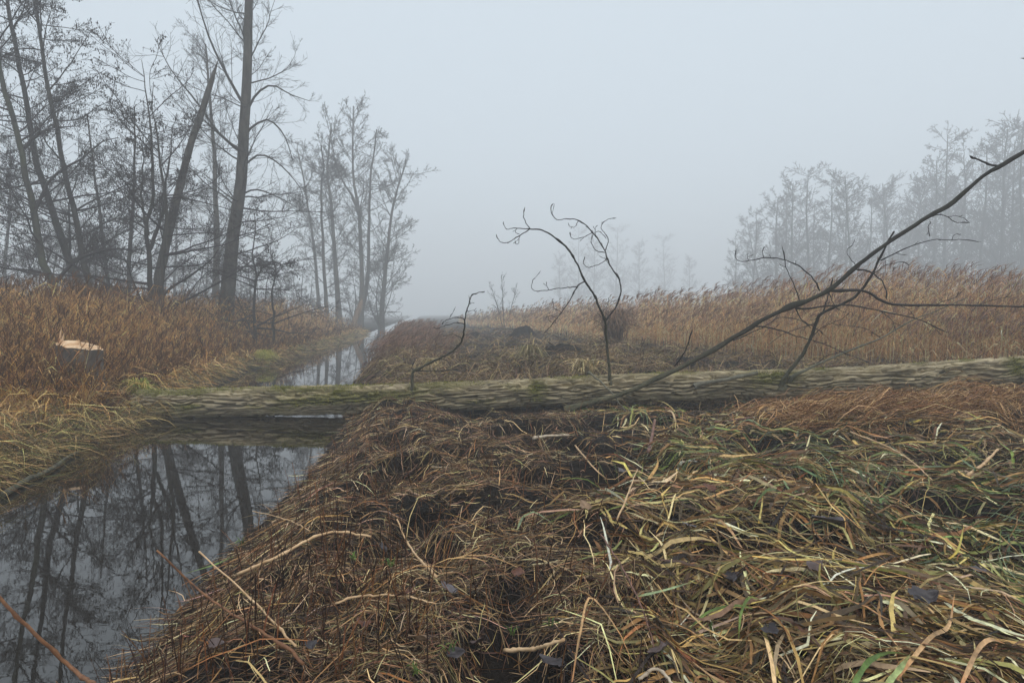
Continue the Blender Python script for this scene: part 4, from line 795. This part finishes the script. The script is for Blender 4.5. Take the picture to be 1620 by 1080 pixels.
blade('pointed pale green blade beside the broad blade at the bottom edge', [(1400,1085,2.45),(1425,1055,2.5),(1440,1035,2.6)], 0.03, [(124, 136, 90)])
blade('grey-green bent blade in the middle of the near bank', [(818,838),(828,818,4.2),(845,811,4.2),(880,832)], 0.022, [(118, 132, 100)])
blade('long tan bent leaf rising through the sedge at lower right', [(1418,1075),(1470,1010,2.8),(1500,990,2.85),(1510,940,2.95)], 0.026, TN)
blade('pale curled leaf at the bottom right corner', [(1520,1085),(1545,1030,2.6),(1565,1012,2.65),(1590,1018)], 0.026, TN)
blade('tan bent leaf arching over the straw at the bottom centre', [(905,1078),(918,1000,2.75),(935,945,2.95),(985,1010,2.7),(1000,1060)], 0.014, TN)
blade('straw-yellow leaf folded over the large grey rolled leaf', [(1290,765,4.6),(1315,800,4.5),(1335,820,4.4),(1338,845)], 0.022, YE)
blade('yellow leaf standing in the sedge left of the large rolled leaf', [(1200,828),(1205,800,4.35),(1206,785,4.4)], 0.018, YE)
blade('yellow-green leaf curving up at the right of the sedge', [(1500,885),(1515,870,3.6),(1525,832,3.75)], 0.018, [(150, 142, 76)])
blade('long yellow leaf lying across the dark hollow in the sedge', [(1190,880),(1250,885),(1320,884)], 0.018, YE)
blade('broad brown leaf lying flat at the right of the dark hollow', [(1355,885),(1400,876,3.55),(1440,890),(1480,905)], 0.026, [(150, 112, 72)])
blade('orange-brown broad leaf lying below the matted bank', [(1430,745),(1470,742),(1520,752)], 0.03, [(140, 94, 62)])
blade('grey-green blade at the left edge of the sedge, low right of centre', [(1005,945),(1050,935,3.0),(1100,920)], 0.018, [(118, 132, 100)])
blade('green blade over the water at the edge of the near bank', [(370,880),(340,893,3.6),(292,907,3.5)], 0.014, GR)
# sprouting green tufts and tussocks
def tussock(name, label, c0, n, L, h, w, pal, group, cat='tussock', droop=1.0, wind=(0, 0)):
    az = rng.uniform(0, 2 * pi, n); d = np.stack([np.cos(az), np.sin(az), 0 * az], 1) * rng.uniform(0.4, 1.0, (n, 1)) + np.array([*wind, 0]); ln = L * rng.uniform(0.5, 1.15, n); K = 6; s_ = np.linspace(0, 1, K)
    st = np.concatenate([rng.normal(0, 0.12 * L, (n, 2)), np.zeros((n, 1))], 1); P = st[:, None] + d[:, None] * (ln[:, None] * s_ ** 1.2)[..., None]; zz = h * rng.uniform(0.5, 1.2, n)[:, None] * (np.sin(np.minimum(s_ * 1.25, 1) * pi / 2)[None] - droop * np.clip(s_ - 0.4, 0, 1)[None] ** 1.3 * 1.7)
    P[..., 2] += np.maximum(zz, -0.03); sd = nrm(np.cross(d, np.array([0, 0, 1.0])) + rng.normal(0, 0.35, (n, 3)))
    V, Q, c = ribbons(P, w * rng.uniform(0.7, 1.3, n)[:, None] * np.array([0.8, 1, 1, 0.85, 0.6, 0.1])[None], sd, pick(pal, n, 0.16)); o = obj(name, mesh(name, V, Q, c), M_straw, loc=tuple(c0)); tag(o, label, cat, group); return o
STR = [(160, 144, 108), (138, 122, 84), (128, 116, 78), (110, 94, 66), (170, 154, 118)]
GT_ = 'sedge tussocks behind the trunk'
tussock('sedge_tussock', 'pale yellow drooping tussock just behind the trunk', hit(678, 592), 260, 0.5, 0.38, 0.012, STR, GT_)
tussock('sedge_tussock', 'olive drooping tussock behind the trunk, in the middle of the straw', hit(840, 572), 260, 0.55, 0.42, 0.012, [(132, 124, 88), (112, 106, 70), (146, 134, 98), (96, 84, 60)], GT_)
tussock('sedge_tussock', 'flattened straw tussock behind the trunk, left of the upright limb', hit(925, 590), 220, 0.6, 0.3, 0.012, STR, GT_)
tussock('sedge_tussock', 'bleached straw heap lying before the reed bed', hit(1050, 540), 380, 1.1, 0.7, 0.016, [(186, 160, 120), (168, 138, 100), (196, 174, 136)], GT_, wind=(0.4, 0))
tussock('sedge_tussock', 'small straw tussock on the crest behind the trunk, far left', hit(725, 545), 220, 0.7, 0.5, 0.014, [(140, 120, 92), (118, 98, 76)], GT_)
tussock('sedge_tussock', 'bright green tussock at the edge of the left bank beyond the trunk', hit(418, 578), 300, 0.5, 0.5, 0.011, [(118, 124, 58), (140, 138, 70), (160, 150, 90)], GT_, droop=0.7)
tussock('sedge_tussock', 'green tuft around the sawn end of the trunk', hit(222, 640), 240, 0.45, 0.45, 0.011, [(104, 116, 50), (128, 128, 66), (150, 136, 78)], GT_, droop=0.7)
tussock('sedge_tussock', 'dark brown collapsed reed clump at the edge of the reed bed', hit(972, 545), 520, 0.95, 1.05, 0.02, [(112, 90, 72), (128, 102, 80), (92, 74, 62)], GT_, droop=0.5)
for k, (px, py, lab) in enumerate([(620, 895, 'fresh green sprout in the straw left of the grey leaf'), (810, 1005, 'fresh green sprout near the bottom edge, above the thick pale stalk'), (870, 990, 'fresh green sprout right of the bottom-edge sprout'), (655, 1065, 'fresh green grass tuft at the bottom edge left of centre'), (712, 1030, 'fresh green sprout beside the small dark leaf'), (560, 885, 'fresh green sprout beside the pale broken stalk'), (385, 860, 'green tuft at the water edge above the pale broken stalk'), (1125, 1000, 'green sprout under the arching green blade')]):
    tussock('green_sprout', lab, hit(px, py, 0.07), 9, rng.uniform(0.04, 0.07), 0.035, 0.006, [(84, 106, 52), (72, 94, 48), (104, 118, 66)], 'green sprouts', 'sprout', 0.3)
# dark heaps of dug peat
def heap(label, px, py, r_, h):
    c = hit(px, py); n1, n2 = 26, 12; th = np.arange(n1) * 2 * pi / n1; s_ = np.linspace(0, 1, n2); S_, T_ = np.meshgrid(s_, th, indexing='ij')
    rr = r_ * S_ * (1 + 0.3 * (vn(np.cos(T_) * 2 + px, np.sin(T_) * 2) - 0.5)); z = h * np.cos(np.minimum(S_, 1) * pi / 2) ** 1.5 * (0.35 + 1.1 * fbm(np.cos(T_) * S_ * 2.6 + px, np.sin(T_) * S_ * 2.6, 1.0, 3)) - 0.08 * S_
    i = (np.arange(n2 - 1)[:, None] * n1 + np.arange(n1)[None]); j = np.arange(n2 - 1)[:, None] * n1 + (np.arange(n1)[None] + 1) % n1
    o = obj('peat_heap', mesh('peat_heap', np.stack([rr * np.cos(T_), rr * np.sin(T_), z], -1), np.stack([i, i + n1, j + n1, j], -1).reshape(-1, 4), smooth=True), M_ground, loc=tuple(c)); tag(o, label, 'heap', 'peat heaps')
heap('dark pointed peat heap before the far reeds', 828, 532, 0.8, 0.55); heap('low dark peat heap behind the trunk, right of the straw tussocks', 890, 560, 0.9, 0.3)
heap('dark peat lump on the crest left of the pointed heap', 745, 535, 0.8, 0.3)

ORD = 'first second third fourth fifth sixth seventh eighth ninth tenth eleventh twelfth thirteenth fourteenth fifteenth sixteenth seventeenth eighteenth nineteenth twentieth twenty-first twenty-second twenty-third twenty-fourth twenty-fifth twenty-sixth twenty-seventh'.split()
for grp, txt in ((GF, 'fog-veiled bare tree, {} from the left in the far right row'), ('faint trees lost in the fog', 'faint tree almost lost in the fog beyond the reeds, {} from the left'), ('low shrubs under the tall poplar', 'hazy low shrub by the foot of the tall poplar, {} from the left')):
    for k, o in enumerate(sorted([o for o in C.objects if o.get('group') == grp], key=lambda o: o.location.x / o.location.y)): o['label'] = txt.format(ORD[k])
